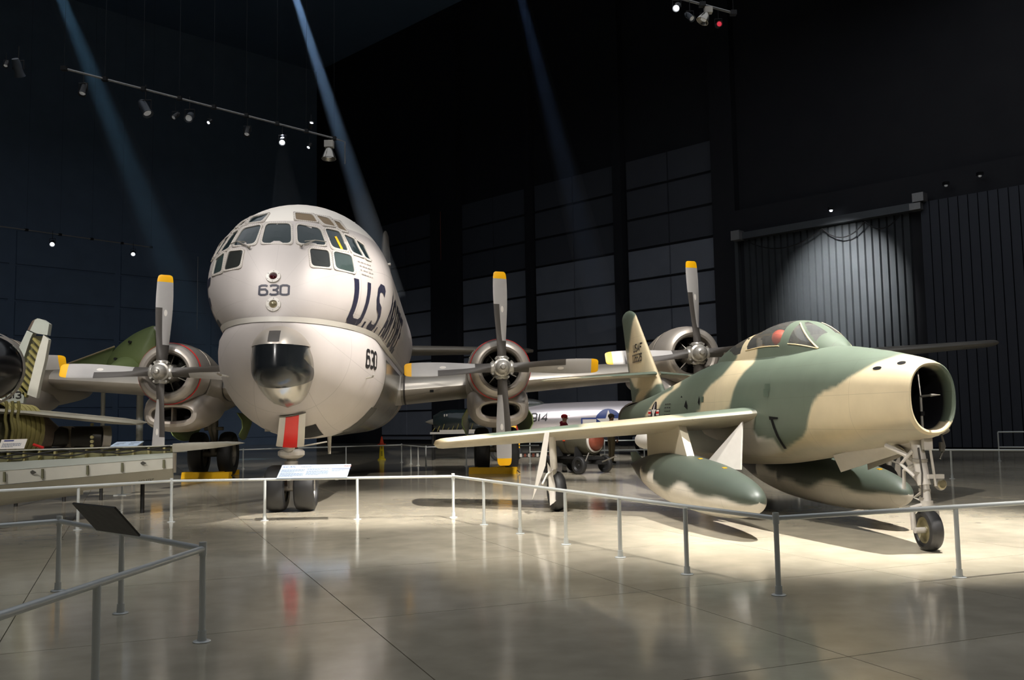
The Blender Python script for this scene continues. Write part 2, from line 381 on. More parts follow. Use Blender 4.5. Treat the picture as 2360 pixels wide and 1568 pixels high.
# the tanker's skin: silver paint with panel seams, white crown
def skin_mat(name, silver, crown_z=None, seam=(1.35, 11), rough=.50, metal=.16):
    m = bpy.data.materials.new(name); m.use_nodes = True; nt = m.node_tree; N = nt.nodes; L = nt.links; b = N['Principled BSDF']
    tc = N.new('ShaderNodeTexCoord'); sp = N.new('ShaderNodeSeparateXYZ'); L.new(tc.outputs['Object'], sp.inputs[0])
    nz = N.new('ShaderNodeTexNoise'); nz.inputs['Scale'].default_value = 1.6; nz.inputs['Detail'].default_value = 6
    mp = N.new('ShaderNodeMapping'); mp.inputs['Scale'].default_value = (1, 1, .35); L.new(tc.outputs['Object'], mp.inputs[0]); L.new(mp.outputs[0], nz.inputs['Vector'])
    base = N.new('ShaderNodeMix'); base.data_type = 'RGBA'
    base.inputs[6].default_value = tuple(x * .86 for x in silver) + (1,); base.inputs[7].default_value = tuple(min(1, x * 1.1) for x in silver) + (1,)
    L.new(nz.outputs['Fac'], base.inputs[0]); col = base.outputs[2]
    def math_(op, a, bv=None):
        n = N.new('ShaderNodeMath'); n.operation = op
        for i, q in enumerate((a, bv)):
            if q is None: continue
            if isinstance(q, (int, float)): n.inputs[i].default_value = q
            else: L.new(q, n.inputs[i])
        return n.outputs[0]
    # seams at regular stations and along stringers
    fy = math_('FRACT', math_('DIVIDE', math_('ADD', sp.outputs['Y'], 50.), seam[0])); ly = math_('LESS_THAN', fy, .012)
    ang = math_('ARCTAN2', sp.outputs['X'], math_('SUBTRACT', sp.outputs['Z'], 3.7))
    fa = math_('FRACT', math_('ADD', math_('MULTIPLY', ang, seam[1] / 6.2832), 20.)); la = math_('LESS_THAN', fa, .009)
    ln = math_('MAXIMUM', ly, la)
    dk = N.new('ShaderNodeMix'); dk.data_type = 'RGBA'; L.new(math_('MULTIPLY', ln, .30), dk.inputs[0]); L.new(col, dk.inputs[6]); dk.inputs[7].default_value = (.09, .08, .07, 1); col = dk.outputs[2]
    if crown_z:
        wz = math_('GREATER_THAN', sp.outputs['Z'], crown_z)
        wh = N.new('ShaderNodeMix'); wh.data_type = 'RGBA'; L.new(wz, wh.inputs[0]); L.new(col, wh.inputs[6]); wh.inputs[7].default_value = rgb(222, 217, 209) + (1,); col = wh.outputs[2]
        L.new(math_('MULTIPLY', math_('SUBTRACT', 1., wz), metal), b.inputs['Metallic'])
    else: b.inputs['Metallic'].default_value = metal
    L.new(col, b.inputs['Base Color'])
    rr = N.new('ShaderNodeMapRange'); rr.inputs[3].default_value = rough - .08; rr.inputs[4].default_value = rough + .1; L.new(nz.outputs['Fac'], rr.inputs[0]); L.new(rr.outputs[0], b.inputs['Roughness'])
    MATS[name] = m
skin_mat('tanker_skin', rgb(190, 183, 179), 5.16)
skin_mat('tanker_wing', rgb(170, 164, 154), None, (2.3, 1), .34, .6)
# camouflage, read from the point colour of the mesh
def camo_mat(name):
    m = bpy.data.materials.new(name); m.use_nodes = True; nt = m.node_tree; N = nt.nodes; L = nt.links; b = N['Principled BSDF']
    at_ = N.new('ShaderNodeAttribute'); at_.attribute_name = 'paint'
    tc = N.new('ShaderNodeTexCoord'); nz = N.new('ShaderNodeTexNoise'); nz.inputs['Scale'].default_value = 3; nz.inputs['Detail'].default_value = 6; L.new(tc.outputs['Object'], nz.inputs['Vector'])
    hs = N.new('ShaderNodeHueSaturation'); mr = N.new('ShaderNodeMapRange'); mr.inputs[3].default_value = .86; mr.inputs[4].default_value = 1.14
    L.new(nz.outputs['Fac'], mr.inputs[0]); L.new(mr.outputs[0], hs.inputs['Value']); L.new(at_.outputs['Color'], hs.inputs['Color'])
    sp = N.new('ShaderNodeSeparateXYZ'); L.new(tc.outputs['Object'], sp.inputs[0])
    def line(sock, off, per, w_):
        a = N.new('ShaderNodeMath'); a.operation = 'ADD'; L.new(sock, a.inputs[0]); a.inputs[1].default_value = off
        d = N.new('ShaderNodeMath'); d.operation = 'DIVIDE'; L.new(a.outputs[0], d.inputs[0]); d.inputs[1].default_value = per
        f = N.new('ShaderNodeMath'); f.operation = 'FRACT'; L.new(d.outputs[0], f.inputs[0])
        l = N.new('ShaderNodeMath'); l.operation = 'LESS_THAN'; L.new(f.outputs[0], l.inputs[0]); l.inputs[1].default_value = w_ / per; return l.outputs[0]
    a, c = line(sp.outputs['Y'], 50.42, 1.05, .008), line(sp.outputs['Z'], 10.03, .44, .007)
    mxm = N.new('ShaderNodeMath'); mxm.operation = 'MAXIMUM'; L.new(a, mxm.inputs[0]); L.new(c, mxm.inputs[1])
    ml = N.new('ShaderNodeMath'); ml.operation = 'MULTIPLY'; L.new(mxm.outputs[0], ml.inputs[0]); ml.inputs[1].default_value = .22
    dk = N.new('ShaderNodeMix'); dk.data_type = 'RGBA'; L.new(ml.outputs[0], dk.inputs[0]); L.new(hs.outputs[0], dk.inputs[6]); dk.inputs[7].default_value = (.05, .045, .03, 1)
    L.new(dk.outputs[2], b.inputs['Base Color']); b.inputs['Roughness'].default_value = .45; b.inputs['Specular IOR Level'].default_value = .45
    MATS[name] = m
camo_mat('camo')
# polished concrete
def floor_mat():
    m = bpy.data.materials.new('polished_concrete'); m.use_nodes = True; nt = m.node_tree; N = nt.nodes; L = nt.links; b = N['Principled BSDF']
    ge = N.new('ShaderNodeNewGeometry')
    n1 = N.new('ShaderNodeTexNoise'); n1.inputs['Scale'].default_value = .35; n1.inputs['Detail'].default_value = 6; n1.inputs['Roughness'].default_value = .6
    n2 = N.new('ShaderNodeTexNoise'); n2.inputs['Scale'].default_value = 2.6; n2.inputs['Detail'].default_value = 8
    L.new(ge.outputs['Position'], n1.inputs['Vector']); L.new(ge.outputs['Position'], n2.inputs['Vector'])
    cr = N.new('ShaderNodeValToRGB'); e = cr.color_ramp.elements
    e[0].position, e[0].color = .3, rgb(166, 158, 139) + (1,); e[1].position, e[1].color = .72, rgb(216, 206, 183) + (1,)
    mm = N.new('ShaderNodeMix'); mm.inputs[0].default_value = .4; L.new(n1.outputs['Fac'], mm.inputs[2]); L.new(n2.outputs['Fac'], mm.inputs[3])
    L.new(mm.outputs[0], cr.inputs[0]); L.new(cr.outputs[0], b.inputs['Base Color'])
    mr = N.new('ShaderNodeMapRange'); mr.inputs[3].default_value = .08; mr.inputs[4].default_value = .17; L.new(mm.outputs[0], mr.inputs[0]); L.new(mr.outputs[0], b.inputs['Roughness'])
    b.inputs['Specular IOR Level'].default_value = .95
    MATS['floor'] = m
floor_mat()
def plaid_mat():
    m = bpy.data.materials.new('cloth_plaid'); m.use_nodes = True; nt = m.node_tree; N = nt.nodes; L = nt.links; b = N['Principled BSDF']
    tc = N.new('ShaderNodeTexCoord'); ck = N.new('ShaderNodeTexChecker'); ck.inputs['Scale'].default_value = 22
    ck.inputs[1].default_value = rgb(52, 52, 84) + (1,); ck.inputs[2].default_value = rgb(112, 112, 140) + (1,)
    L.new(tc.outputs['Object'], ck.inputs[0]); L.new(ck.outputs[0], b.inputs['Base Color']); b.inputs['Roughness'].default_value = .85
    MATS['cloth_plaid'] = m
plaid_mat()
# ------------------------------------------------------------------ the hall
# floor: a bed with slabs laid in a grid turned 22 degrees, joints open
fb = MB(); fb.add([(-75, -12, -.03), (75, -12, -.03), (75, 130, -.03), (-75, 130, -.03)], [(0, 1, 2, 3)])
mat('joint_dark', rgb(92, 87, 76), .5, 0, .1, 5)
floor = struct(fb.build('floor', 'joint_dark'), 'polished grey concrete floor of the hall')
GU = Vector((.925, .380, 0)); GV = Vector((.380, -.925, 0)); G0 = Vector((.31, 10.95, 0)); SZ = 2.66; GAP = .004
sb = MB(); h = SZ / 2 - GAP
sb.hexa([GU * a * h + GV * b * h + Vector((0, 0, -.028)) for a, b in ((-1, -1), (1, -1), (1, 1), (-1, 1))], [GU * a * h + GV * b * h for a, b in ((-1, -1), (1, -1), (1, 1), (-1, 1))])
slab0 = sb.build('slab', 'floor', floor)
first = True
for i in range(-14, 15):
    for j in range(-14, 15):
        c = G0 + GU * (SZ * (i + .5)) + GV * (SZ * (j + .5) - .35)
        if not (3.0 < c.y < 33 and abs(c.x) < c.y * .62 + 2.2): continue
        if first: slab0.location = c; first = False
        else:
            s_ = slab0.copy(); COL.objects.link(s_); s_.location = c
def slab_field():      # the rest of the floor, out of reach of the eye: one sheet around the slabs
    mb = MB(); n = 0
    for i in range(-40, 41):
        for j in range(-48, 41):
            c = G0 + GU * (SZ * (i + .5)) + GV * (SZ * (j + .5) - .35)
            if 3.0 < c.y < 33 and abs(c.x) < c.y * .62 + 2.2: continue
            if c.y < -11: continue
            q = SZ / 2 - GAP * .8
            mb.add([c + GU * a * q + GV * b * q for a, b in ((-1, -1), (1, -1), (1, 1), (-1, 1))], [(0, 1, 2, 3)])
    o = mb.build('far_slabs', 'floor', floor); o['kind'] = 'stuff'
slab_field()
# walls: the hall stands at 45 degrees to the view
S2 = math.sqrt(.5)
WA = Vector((S2, -S2, 0)); WN = Vector((-S2, -S2, 0))     # along the right-hand wall (towards the viewer), and its normal into the hall
def wa(s, z, off=0.): return Vector((-16.5, 78.5, 0)) + WA * s + WN * off + Vector((0, 0, z))
def wall_s(px):                                            # where a sight line at picture column px meets that wall
    t = (px - WPX / 2) / FPX; Y = 62 / (1 + t); return (Vector((t * Y, Y, 0)) - Vector((-16.5, 78.5, 0))).length
mb = MB(); mb.hexa([wa(0, -.03, -.6), wa(110, -.03, -.6), wa(110, 32, -.6), wa(0, 32, -.6)], [wa(0, -.03), wa(110, -.03), wa(110, 32), wa(0, 32)])
wall_r = struct(mb.build('wall_right', 'wall_dark'), 'dark hangar wall behind the aircraft')
def wpanel(name, s0, s1, z0, z1, off, th, m, parent, vert=False):
    b = MB(); b.hexa([wa(s0, z0, off), wa(s1, z0, off), wa(s1, z1, off), wa(s0, z1, off)], [wa(s0 + .03, z0 + .03, off + th), wa(s1 - .03, z0 + .03, off + th), wa(s1 - .03, z1 - .03, off + th), wa(s0 + .03, z1 - .03, off + th)])
    return b.build(name, m, parent, 20)
bays = [(wall_s(880), wall_s(1000)), (wall_s(1070), wall_s(1222)), (wall_s(1240), wall_s(1428)), (wall_s(1456), wall_s(1660))]
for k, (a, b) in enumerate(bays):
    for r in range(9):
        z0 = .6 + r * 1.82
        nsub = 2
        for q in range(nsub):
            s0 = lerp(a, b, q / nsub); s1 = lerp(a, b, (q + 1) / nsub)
            wpanel('panel', s0 + .02, s1 - .02, z0 + .05, z0 + 1.77, 0, .12, 'wall_blue' if r < 6 else 'wall_upper_shaded', wall_r)
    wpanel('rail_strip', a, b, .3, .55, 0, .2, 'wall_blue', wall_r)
for px0, px1 in ((1003, 1066), (1224, 1238), (1431, 1453), (1663, 1718)):
    wpanel('column', wall_s(px0), wall_s(px1), 0, 30, 0, .45, 'wall_dark', wall_r)
# the great sliding door: ribbed leaves with a head beam
s0, s1 = wall_s(1727), wall_s(2128)
mb = MB(); mb.hexa([wa(s0 - .3, 0, .1), wa(120, 0, .1), wa(120, 12.6, .1), wa(s0 - .3, 12.6, .1)], [wa(s0 - .3, 0, .5), wa(120, 0, .5), wa(120, 12.6, .5), wa(s0 - .3, 12.6, .5)])
door = struct(mb.build('door_1', 'wall_dark'), 'tall dark sliding hangar door with vertical ribs')
n = 24
for k in range(n):
    a = lerp(s0 + .25, s1, k / n); b = lerp(s0 + .25, s1, (k + 1) / n)
    bb = MB(); dd = .06
    bb.hexa([wa(a + .01, .1, .5), wa(b - .01, .1, .5), wa(b - .01, 10.9, .5), wa(a + .01, 10.9, .5)], [wa(a + .02, .1, .56), wa(b - .05, .1, .56 + dd), wa(b - .05, 10.9, .56 + dd), wa(a + .02, 10.9, .56)])
    bb.build('rib_panel', 'wall_metal', door, 20)
s2 = wall_s(2360) + 3
for k in range(16):
    a = lerp(s1 + .6, s2, k / 16); b = lerp(s1 + .6, s2, (k + 1) / 16)
    bb = MB()
    bb.hexa([wa(a + .01, .1, .9), wa(b - .01, .1, .9), wa(b - .01, 11.2, .9), wa(a + .01, 11.2, .9)], [wa(a + .02, .1, .96), wa(b - .02, .1, .97), wa(b - .02, 11.2, .97), wa(a + .02, 11.2, .96)])
    bb.build('rib_panel', 'door_dark', door, 20)
hb = MB()
hb.hexa([wa(s0 - .1, 10.9, .5), wa(s1 + .3, 10.9, .5), wa(s1 + .3, 11.25, .5), wa(s0 - .1, 11.25, .5)], [wa(s0 - .1, 10.9, 1.0), wa(s1 + .3, 10.9, 1.0), wa(s1 + .3, 11.25, 1.0), wa(s0 - .1, 11.25, 1.0)])
hb.build('head_beam', 'wall_metal', door)
hb = MB(); hb.hexa([wa(s0 - .15, 0, .5), wa(s0 + .05, 0, .5), wa(s0 + .05, 11, .5), wa(s0 - .15, 11, .5)], [wa(s0 - .15, 0, .8), wa(s0 + .05, 0, .8), wa(s0 + .05, 11, .8), wa(s0 - .15, 11, .8)])
hb.build('door_edge', 'wall_metal', door)
for q, (ss, zz) in enumerate(((s0 - .1, 11.1), (s1 + .35, 11.4), (s1 + .2, 11.0))):
    bb = MB(); bb.box(wa(ss + .3, zz, 1.05), (.5, .5, .5 - .1 * q), Matrix.Rotation(-PI / 4, 3, 'Z')); bb.build('roller_box', 'lamp_grey', door)
for a, b, sag in ((1755, 1930, .55), (1930, 2030, .5), (2030, 2110, .4)):
    A_, B_ = wall_s(a), wall_s(b)
    p = MB(); p.path([wa(lerp(A_, B_, t / 12), 10.75 - sag * 4 * (t / 12) * (1 - t / 12) * (1.2), 1.0) for t in range(13)], .03, 6)
    p.build('hanging_cable', 'lamp_black', door)
# far left-hand wall, back wall, ceiling
WB = Vector((-S2, -S2, 0)); NB = Vector((S2, -S2, 0))
def wb(s, z, off=0.): return Vector((-16.5, 78.5, 0)) + WB * s + NB * off + Vector((0, 0, z))
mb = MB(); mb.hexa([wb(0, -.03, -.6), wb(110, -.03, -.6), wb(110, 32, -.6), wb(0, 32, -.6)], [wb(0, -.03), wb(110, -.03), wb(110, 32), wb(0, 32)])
wall_l = struct(mb.build('wall_left', 'wall_far_hazed'), 'far wall behind the green aircraft, haze glow put into its colour')
for k in range(7):
    for r in range(6):
        b = MB(); a0, a1 = 3 + k * 7., 9.6 + k * 7.; z0 = .6 + r * 2.4
        b.hexa([wb(a0, z0), wb(a1, z0), wb(a1, z0 + 2.3), wb(a0, z0 + 2.3)], [wb(a0 + .03, z0 + .03, .12), wb(a1 - .03, z0 + .03, .12), wb(a1 - .03, z0 + 2.27, .12), wb(a0 + .03, z0 + 2.27, .12)])
        b.build('panel', 'wall_far_hazed', wall_l, 20)
mb = MB(); mb.add([(-90, -12, 32), (90, -12, 32), (90, 130, 32), (-90, 130, 32)], [(0, 3, 2, 1)])
ceil = struct(mb.build('ceiling', 'ceiling_hazed'), 'ceiling of the hangar, blue haze glow put into its colour')
mb = MB(); mb.add([(-75, -12, -.03), (75, -12, -.03), (75, -12, 32), (-75, -12, 32)], [(0, 1, 2, 3)])
struct(mb.build('wall_back', 'wall_dark'), 'dark wall behind the viewer')
# ------------------------------------------------------------------ four-engined tanker
KCO, KCH = Vector((-3.86, 15.0, 0)), math.radians(4.5)
KCM = T(*KCO) @ RZ(KCH); KCI = KCM.inverted()
tanker = tag(empty('tanker_aircraft', KCO, KCH), 'big silver four-engined tanker aircraft with white crown and 630 on its nose', 'aircraft')
def kc_at(px, py, ly):          # local point on a sight line at local station ly
    o = KCI @ CAMP; d = KCI.to_3x3() @ ray(px, py); return o + d * ((ly - o.y) / d.y)
LN = 4.1
def kc_g(y):
    if y >= LN: return 1.
    return max(0., 1 - (1 - y / LN) ** 2.15) ** .5
ZC = 3.265
def kc_params(y):
    g = kc_g(y); s = 0. if y < 17 else ((y - 17) / 17.5)
    ku = 1 - .86 * s ** 1.5; up = 1.75 * s ** 1.6
    ru = 1.68 * g * ku; wu = 1.75 * g * ku; rl = 1.52 * g * (1 - .93 * s ** 1.25); zc = ZC + 1.35 * s ** 1.2
    zmu = zc + 1.01 * g * ku; zml = zc - .45 * g * (1 - .93 * s ** 1.25)
    return ru, wu, zmu, rl, zml, zc
NU, NL = 22, 14
def kc_half(y, off=0.):
    """right half of a cross-section from keel to crown: lower lobe, then upper lobe"""
    ru, wu, zmu, rl, zml, zc = kc_params(y); out = []
    if ru < 1e-5: return [Vector((0, y, zc))] * (NU + NL + 2)
    a0 = -PI / 2; a1 = math.asin(min(1, (zc - zml) / rl))
    for i in range(NL + 1):
        a = lerp(a0, a1, i / NL); out.append(Vector(((rl + off) * math.cos(a), y, zml + (rl + off) * math.sin(a))))
    b0 = -math.asin(min(1, (zmu - zc) / ru))
    for i in range(NU + 1):
        a = lerp(b0, PI / 2, i / NU); out.append(Vector(((wu + off) * math.cos(a), y, zmu + (ru + off) * math.sin(a))))
    k = NL; out[k] = Vector((out[k + 1].x, y, zc)); out[k + 1] = out[k].copy(); del out[k + 1]
    return out
def kc_ring(y):
    h_ = kc_half(y); return h_ + [Vector((-p.x, p.y, p.z)) for p in reversed(h_[1:-1])]
st = [LN * (1 - math.cos(PI / 2 * i / 30)) for i in range(1, 31)] + [LN + (17 - LN) * i / 16 for i in range(1, 17)] + [17 + 17.5 * i / 20 for i in range(1, 21)]
st[0:0] = [.0002, .002]
fus = MB(); fus.rings([kc_ring(y) for y in st]); fuselage = fus.build('fuselage', 'tanker_skin', tanker, 22)
KB = BVHTree.FromPolygons([tuple(v) for v in fus.v], fus.f)
def kc_hit(px, py, off=.0):
    o = KCI @ CAMP; d = (KCI.to_3x3() @ ray(px, py)).normalized(); h_ = KB.ray_cast(o, d)
    if h_[0] is None: return None
    n_ = h_[1]; n_ = -n_ if n_.dot(d) > 0 else n_
    return h_[0] + n_ * off
def kc_dir(o, d, off):
    h_ = KB.ray_cast(Vector(o), Vector(d))
    if h_[0] is None: return None
    n_ = h_[1]; n_ = -n_ if n_.dot(Vector(d)) > 0 else n_
    return h_[0] + n_ * off
def kc_near(p, off):
    h_ = KB.find_nearest(p); n_ = h_[1]; c = Vector((0, max(h_[0].y, .9), 3.6))
    if n_.dot(h_[0] - c) < 0: n_ = -n_
    return h_[0] + n_ * off
def mir(p): return Vector((-p.x, p.y, p.z))
# cheat line along the crease
for s_ in (1, -1):
    pass
mb = MB(); ys = list(st)
up_, lo_ = [], []
cr_ = [kc_half(y)[NL] for y in ys]; cr_ = [mir(p) for p in reversed(cr_)] + cr_
for i, p in enumerate(cr_):
    t_ = (cr_[min(i + 1, len(cr_) - 1)] - cr_[max(i - 1, 0)]); t_.z = 0; n_ = Vector((t_.y, -t_.x, 0)).normalized()
    a = kc_dir(p + n_ * 1.0 + Vector((0, 0, .078)), -n_, 0); b = kc_dir(p + n_ * 1.0 + Vector((0, 0, -.006)), -n_, 0)
    if a is None or b is None or (a - p).length > .5 or (b - p).length > .5: continue
    up_.append(a + n_ * .012); lo_.append(b + n_ * .016)
n = len(up_)
mb.add(up_ + lo_, [(i, i + 1, n + i + 1, n + i) for i in range(n - 1)])
lab(mb.build('cheat_line', 'white_paint', tanker), 'white stripe along the crease of the fuselage')
# glazing: right half traced, mirrored
WIN = {'windshield': [(684, 518), (737, 528), (751, 567), (686, 562)], 'w3': [(748, 528), (782, 535), (802, 580), (765, 571)],
       'w4': [(791, 541), (815, 552), (837, 593), (811, 582)], 'w5': [(817, 553), (837, 566), (853, 600), (841, 594)],
       't1': [(680, 492), (720, 496), (731, 513.5), (682, 508)], 't2': [(728, 498), (758, 505), (775, 524), (746, 518)], 't3': [(766, 509), (783, 515), (801, 536), (779, 528)],
       'b1': [(713, 574), (757, 579), (761.5, 618), (718, 614)], 'b2': [(767, 580), (809, 589.5), (817, 630), (773, 619)]}
LEFT = {'windshield': [(604, 519), (561, 528), (537, 568), (588, 563)], 'w3': [(551.5, 531), (535, 541), (505, 585), (528, 573)], 't1': [(620, 493), (582, 502), (569, 516), (604, 511)], 't2': [(578, 503), (560, 513), (545, 526), (566, 517)], 'b1': [(562, 577.6), (528, 581), (517, 624), (554, 615.6)], 'b2': [(519, 583.5), (499, 599), (491, 634), (512, 626)]}
CENTER = [(603, 562), (614, 517), (670, 517), (671, 562)]
def kc_safe(p, c, off):
    for k in range(12):
        h_ = kc_hit(*(c + (Vector(p) - c) * (1 - k * .04)), off)
        if h_ is not None: return h_
def poly3(poly, off): return [kc_hit(p.x, p.y, off) for p in poly]
def scaled(poly, k, ad=0):
    c = sum((Vector(p) for p in poly), Vector((0, 0))) / len(poly)
    return [c + (Vector(p) - c) * k + (Vector(p) - c).normalized() * ad for p in poly]
def fan(mb, ring, mid): mb.add(ring + [mid], [(i, (i + 1) % len(ring), len(ring)) for i in range(len(ring))])
rivets = MB()
def window(poly, m, mirror):
    c = sum((Vector(p) for p in poly), Vector((0, 0))) / 4
    rp = round_poly(poly, .22); ro = round_poly(scaled(poly, 1.0, 5.4), .16)
    for sgn in ((1, -1) if mirror else (1,)):
        f = (lambda p: p) if sgn == 1 else mir
        pane = MB(); R = []
        for k in (1.0, .66, .33): R.append([f(kc_safe(c + (p - c) * k, c, .006)) for p in rp])
        pane.rings(R, False); fan(pane, R[-1], f(kc_hit(c.x, c.y, .006)))
        po = pane.build('window_pane', m, tanker)
        fr = MB(); A = [f(kc_safe(p, c, .02)) for p in rp]; B = [f(kc_safe(p, c, .02)) for p in ro]; Cc = [f(kc_safe(p, c, -.004)) for p in ro]; D = [f(kc_safe(p, c, .004)) for p in rp]
        n = len(A); fr.rings([D, A, B, Cc], False); fr.build('window_frame', 'frame_silver', po)
        mid = round_poly(scaled(poly, 1.0, 3.6), .16)
        for i in range(0, len(mid)):
            a, b = Vector(mid[i]), Vector(mid[(i + 1) % len(mid)]); L_ = (b - a).length
            for t in range(max(1, int(L_ / 4.2))):
                q = a.lerp(b, (t + .5) / max(1, int(L_ / 4.2))); h3 = kc_hit(q.x, q.y, .022)
                if h3 is None: continue
                h3 = f(h3); r_ = .0042
                rivets.add([h3 + Vector((r_ * math.cos(u), -.003, r_ * math.sin(u))) for u in (0, 1.05, 2.1, 3.14, 4.19, 5.24)], [(0, 1, 2, 3, 4, 5)])
for k, p in list(WIN.items()) + list(LEFT.items()):
    window(p, {} .get(k, 'pane_dark') if k in LEFT and p is LEFT[k] and k[0] == 't' else {'t1': 'shade_brown', 't2': 'shade_brown', 't3': 'shade_brown', 'b2': 'pane_teal', 'b1': 'pane_smoke'}.get(k, 'pane_dark'), p is WIN[k] and k not in LEFT)
window(CENTER, 'pane_dark', False)
rv = rivets.build('window_rivets', 'rivet', tanker); rv['kind'] = 'stuff'
# wipers
for PW in (((693, 571), (724, 559), (701, 561), (749, 562)), ((577, 574), (552, 561), (570, 563), (536, 567))):
    a, b, c, d = [kc_hit(*p, .05) for p in PW]
    mb = MB(); mb.path([a, b], .012, 6); mb.path([c, b, d], .009, 6); mb.ell(a, (.03, .03, .03), 8, 6)
    mb.build('wiper', 'gear_grey', tanker)
# yellow strap behind the side window, seen as a bar against the pane
mb = MB(); a, b = kc_hit(770, 547, .016), kc_hit(785, 577, .016); dx = kc_hit(774.5, 546, .016) - a
mb.add([a, a + dx, b + dx, b], [(0, 1, 2, 3)]); lab(mb.build('window_strap', 'yellow_paint', tanker), 'yellow strap inside the cockpit window')
# nose lamps
for px, py, lens, nm in ((630, 638, 'red_lens', 'red beacon lamp in a white ring'), (630, 702, 'clear_lens', 'clear landing lamp in a white ring')):
    c = kc_hit(px, py, 0); n_ = (kc_hit(px, py, 1.) - c)
    mb = MB(); mb.lathe([(.055, .0), (.07, .03), (.115, .022), (.122, .0), (.122, -.06)], c, n_, 28); ring = lab(mb.build('lamp_ring', 'white_paint', tanker), nm)
    mb = MB(); mb.lathe([(.0005, .042), (.03, .036), (.052, .022), (.07, .0), (.07, -.03)], c, n_, 20); mb.build('lamp_lens', lens, ring)
    mb = MB()
    for k in range(6):
        a = k * PI / 3 + .5; u = n_.cross(Vector((0, 0, 1))).normalized(); v = n_.cross(u)
        mb.ell(c + n_ * .024 + u * math.cos(a) * .097 + v * math.sin(a) * .097, (.007, .007, .007), 6, 4)
    mb.build('ring_screws', 'letter_black', ring)
# lettering
h0 = kc_hit(630.5, 682)
letters('630', .195, .034, 1.0, 1.25, lambda u, v: kc_dir((h0.x + u + .02, -3, h0.z + v), (0, 1, 0), .006), 'letter_navy', tanker, .07, 0, 'nose_digit', True)
h1 = kc_hit(843, 842)
letters('630', .36, .065, .95, 1.4, lambda u, v: kc_dir((4, h1.y + u, h1.z - .05 + v), (-1, 0, 0), .008), 'letter_black', tanker, .05, 0, 'side_digit')
TXT = 'U.S. AIR FORCE'; wd = strokes(TXT, .90, .15, .80, 1.5)[1]
h2 = kc_hit(803, 735)
letters(TXT, .90, .15, .80, 1.5, lambda u, v: kc_dir((4, h2.y + u, ZC + .04 + v), (-1, 0, 0), .008), 'letter_navy', tanker, .08)
letters(TXT, .90, .15, .80, 1.5, lambda u, v: kc_dir((-4, h2.y + wd - u, ZC + .04 + v), (1, 0, 0), .008), 'letter_navy', tanker, .08)
q = []
random.seed(3)
for r in range(4):
    for k in range(5):
        a = Vector((k * .12 + random.uniform(0, .02), -r * .075)); L_ = random.uniform(.05, .1); q.append((a, a + Vector((L_, 0)), a + Vector((L_, .022)), a + Vector((0, .022))))
h3 = kc_hit(824, 604)
decal_quads(q, lambda u, v: kc_dir((4, h3.y + u * .9, h3.z + v), (-1, 0, 0), .006), 'stencil_notes', 'gear_grey', tanker)
# chin radome: silver cap, black dome, bright lower fairing
CHX = .075
def chin(z0, z1, name, m, k=1., nv=14):
    c = Vector((CHX, .82, 2.62)); R = (.535, 1.16, .74); mb = MB(); rr = []
    for i in range(nv + 1):
        z = lerp(z0, z1, i / nv); t = max(-1, min(1, (z - c.z) / R[2])); s_ = math.sqrt(max(0, 1 - abs(t) ** (2.3 if t > 0 else 2.0)))
        tp = 1. if t > 0 else 1 - .10 * (-t)
        rr.append([Vector((CHX + R[0] * k * tp * s_ * math.sin(a), c.y + (.22 * max(0, -t)) - R[1] * k * s_ * (abs(math.cos(a)) ** .92) * (1 if math.cos(a) > 0 else -1), z)) for a in [lerp(-PI / 2 * 1.0, PI / 2 * 1.0, j / 28) for j in range(29)]])
    n = 29; vs = [p for r in rr for p in r]
    mb.add(vs, [(i * n + j, i * n + j + 1, (i + 1) * n + j + 1, (i + 1) * n + j) for i in range(nv) for j in range(n - 1)])
    return lab(mb.build(name, m, tanker), {'radome_cap': 'silver cap over the black chin radome', 'radome': 'glossy black chin radome', 'radome_fairing': 'bright metal fairing under the radome'}[name])
chin(2.87, 3.36, 'radome_cap', 'white_paint' if False else 'aluminium', 1.04)
chin(1.88, 2.87, 'radome_fairing', 'bare_metal', 1.0)
mb = MB(); rr = []
for i in range(25):
    z = lerp(2.095, 2.872, i / 24); s_ = 1. if z > 2.52 else math.sqrt(max(.0009, 1 - ((2.52 - z) / .425) ** 2.1)); s_ *= 1 - .03 * ((z - 2.5) / .37) ** 2 if z > 2.5 else 1.
    rr.append([Vector((CHX + .515 * s_ * math.sin(a), .82 - (.30 + .90 * s_) * abs(math.cos(a)) ** .85 * 1.0 + .12 * (1 - s_), z)) for a in [lerp(-PI / 2, PI / 2, j / 32) for j in range(33)]])
mb.add([p for r in rr for p in r], [(i * 33 + j, i * 33 + j + 1, (i + 1) * 33 + j + 1, (i + 1) * 33 + j) for i in range(24) for j in range(32)])
lab(mb.build('radome', 'radome_black', tanker), 'glossy black chin radome')
mb = MB(); mb.hexa([Vector((x, -.34, z)) for x, z in ((-.12, 2.93), (.11, 2.93), (.11, 3.13), (-.12, 3.13))], [Vector((x, .3, z)) for x, z in ((-.12, 2.93), (.11, 2.93), (.11, 3.13), (-.12, 3.13))])
pc = MB(); c0 = Vector((0, .82, 2.62))
pts = []
for i in range(7):
    for j in range(7):
        x = lerp(-.11, .075, i / 6); z = lerp(2.91, 3.10, j / 6); t = (z - 2.62) / .74; s_ = math.sqrt(max(0, 1 - t ** 2.3)); sx = x / (.535 * 1.04 * s_)
        pts.append(Vector((x + CHX, .82 - 1.16 * 1.04 * s_ * math.sqrt(max(0, 1 - sx * sx)) ** .92 - .006, z)))
pc.add(pts, [(i * 7 + j, (i + 1) * 7 + j, (i + 1) * 7 + j + 1, i * 7 + j + 1) for i in range(6) for j in range(6)])
pc.build('black_square', 'boot_black', tanker)
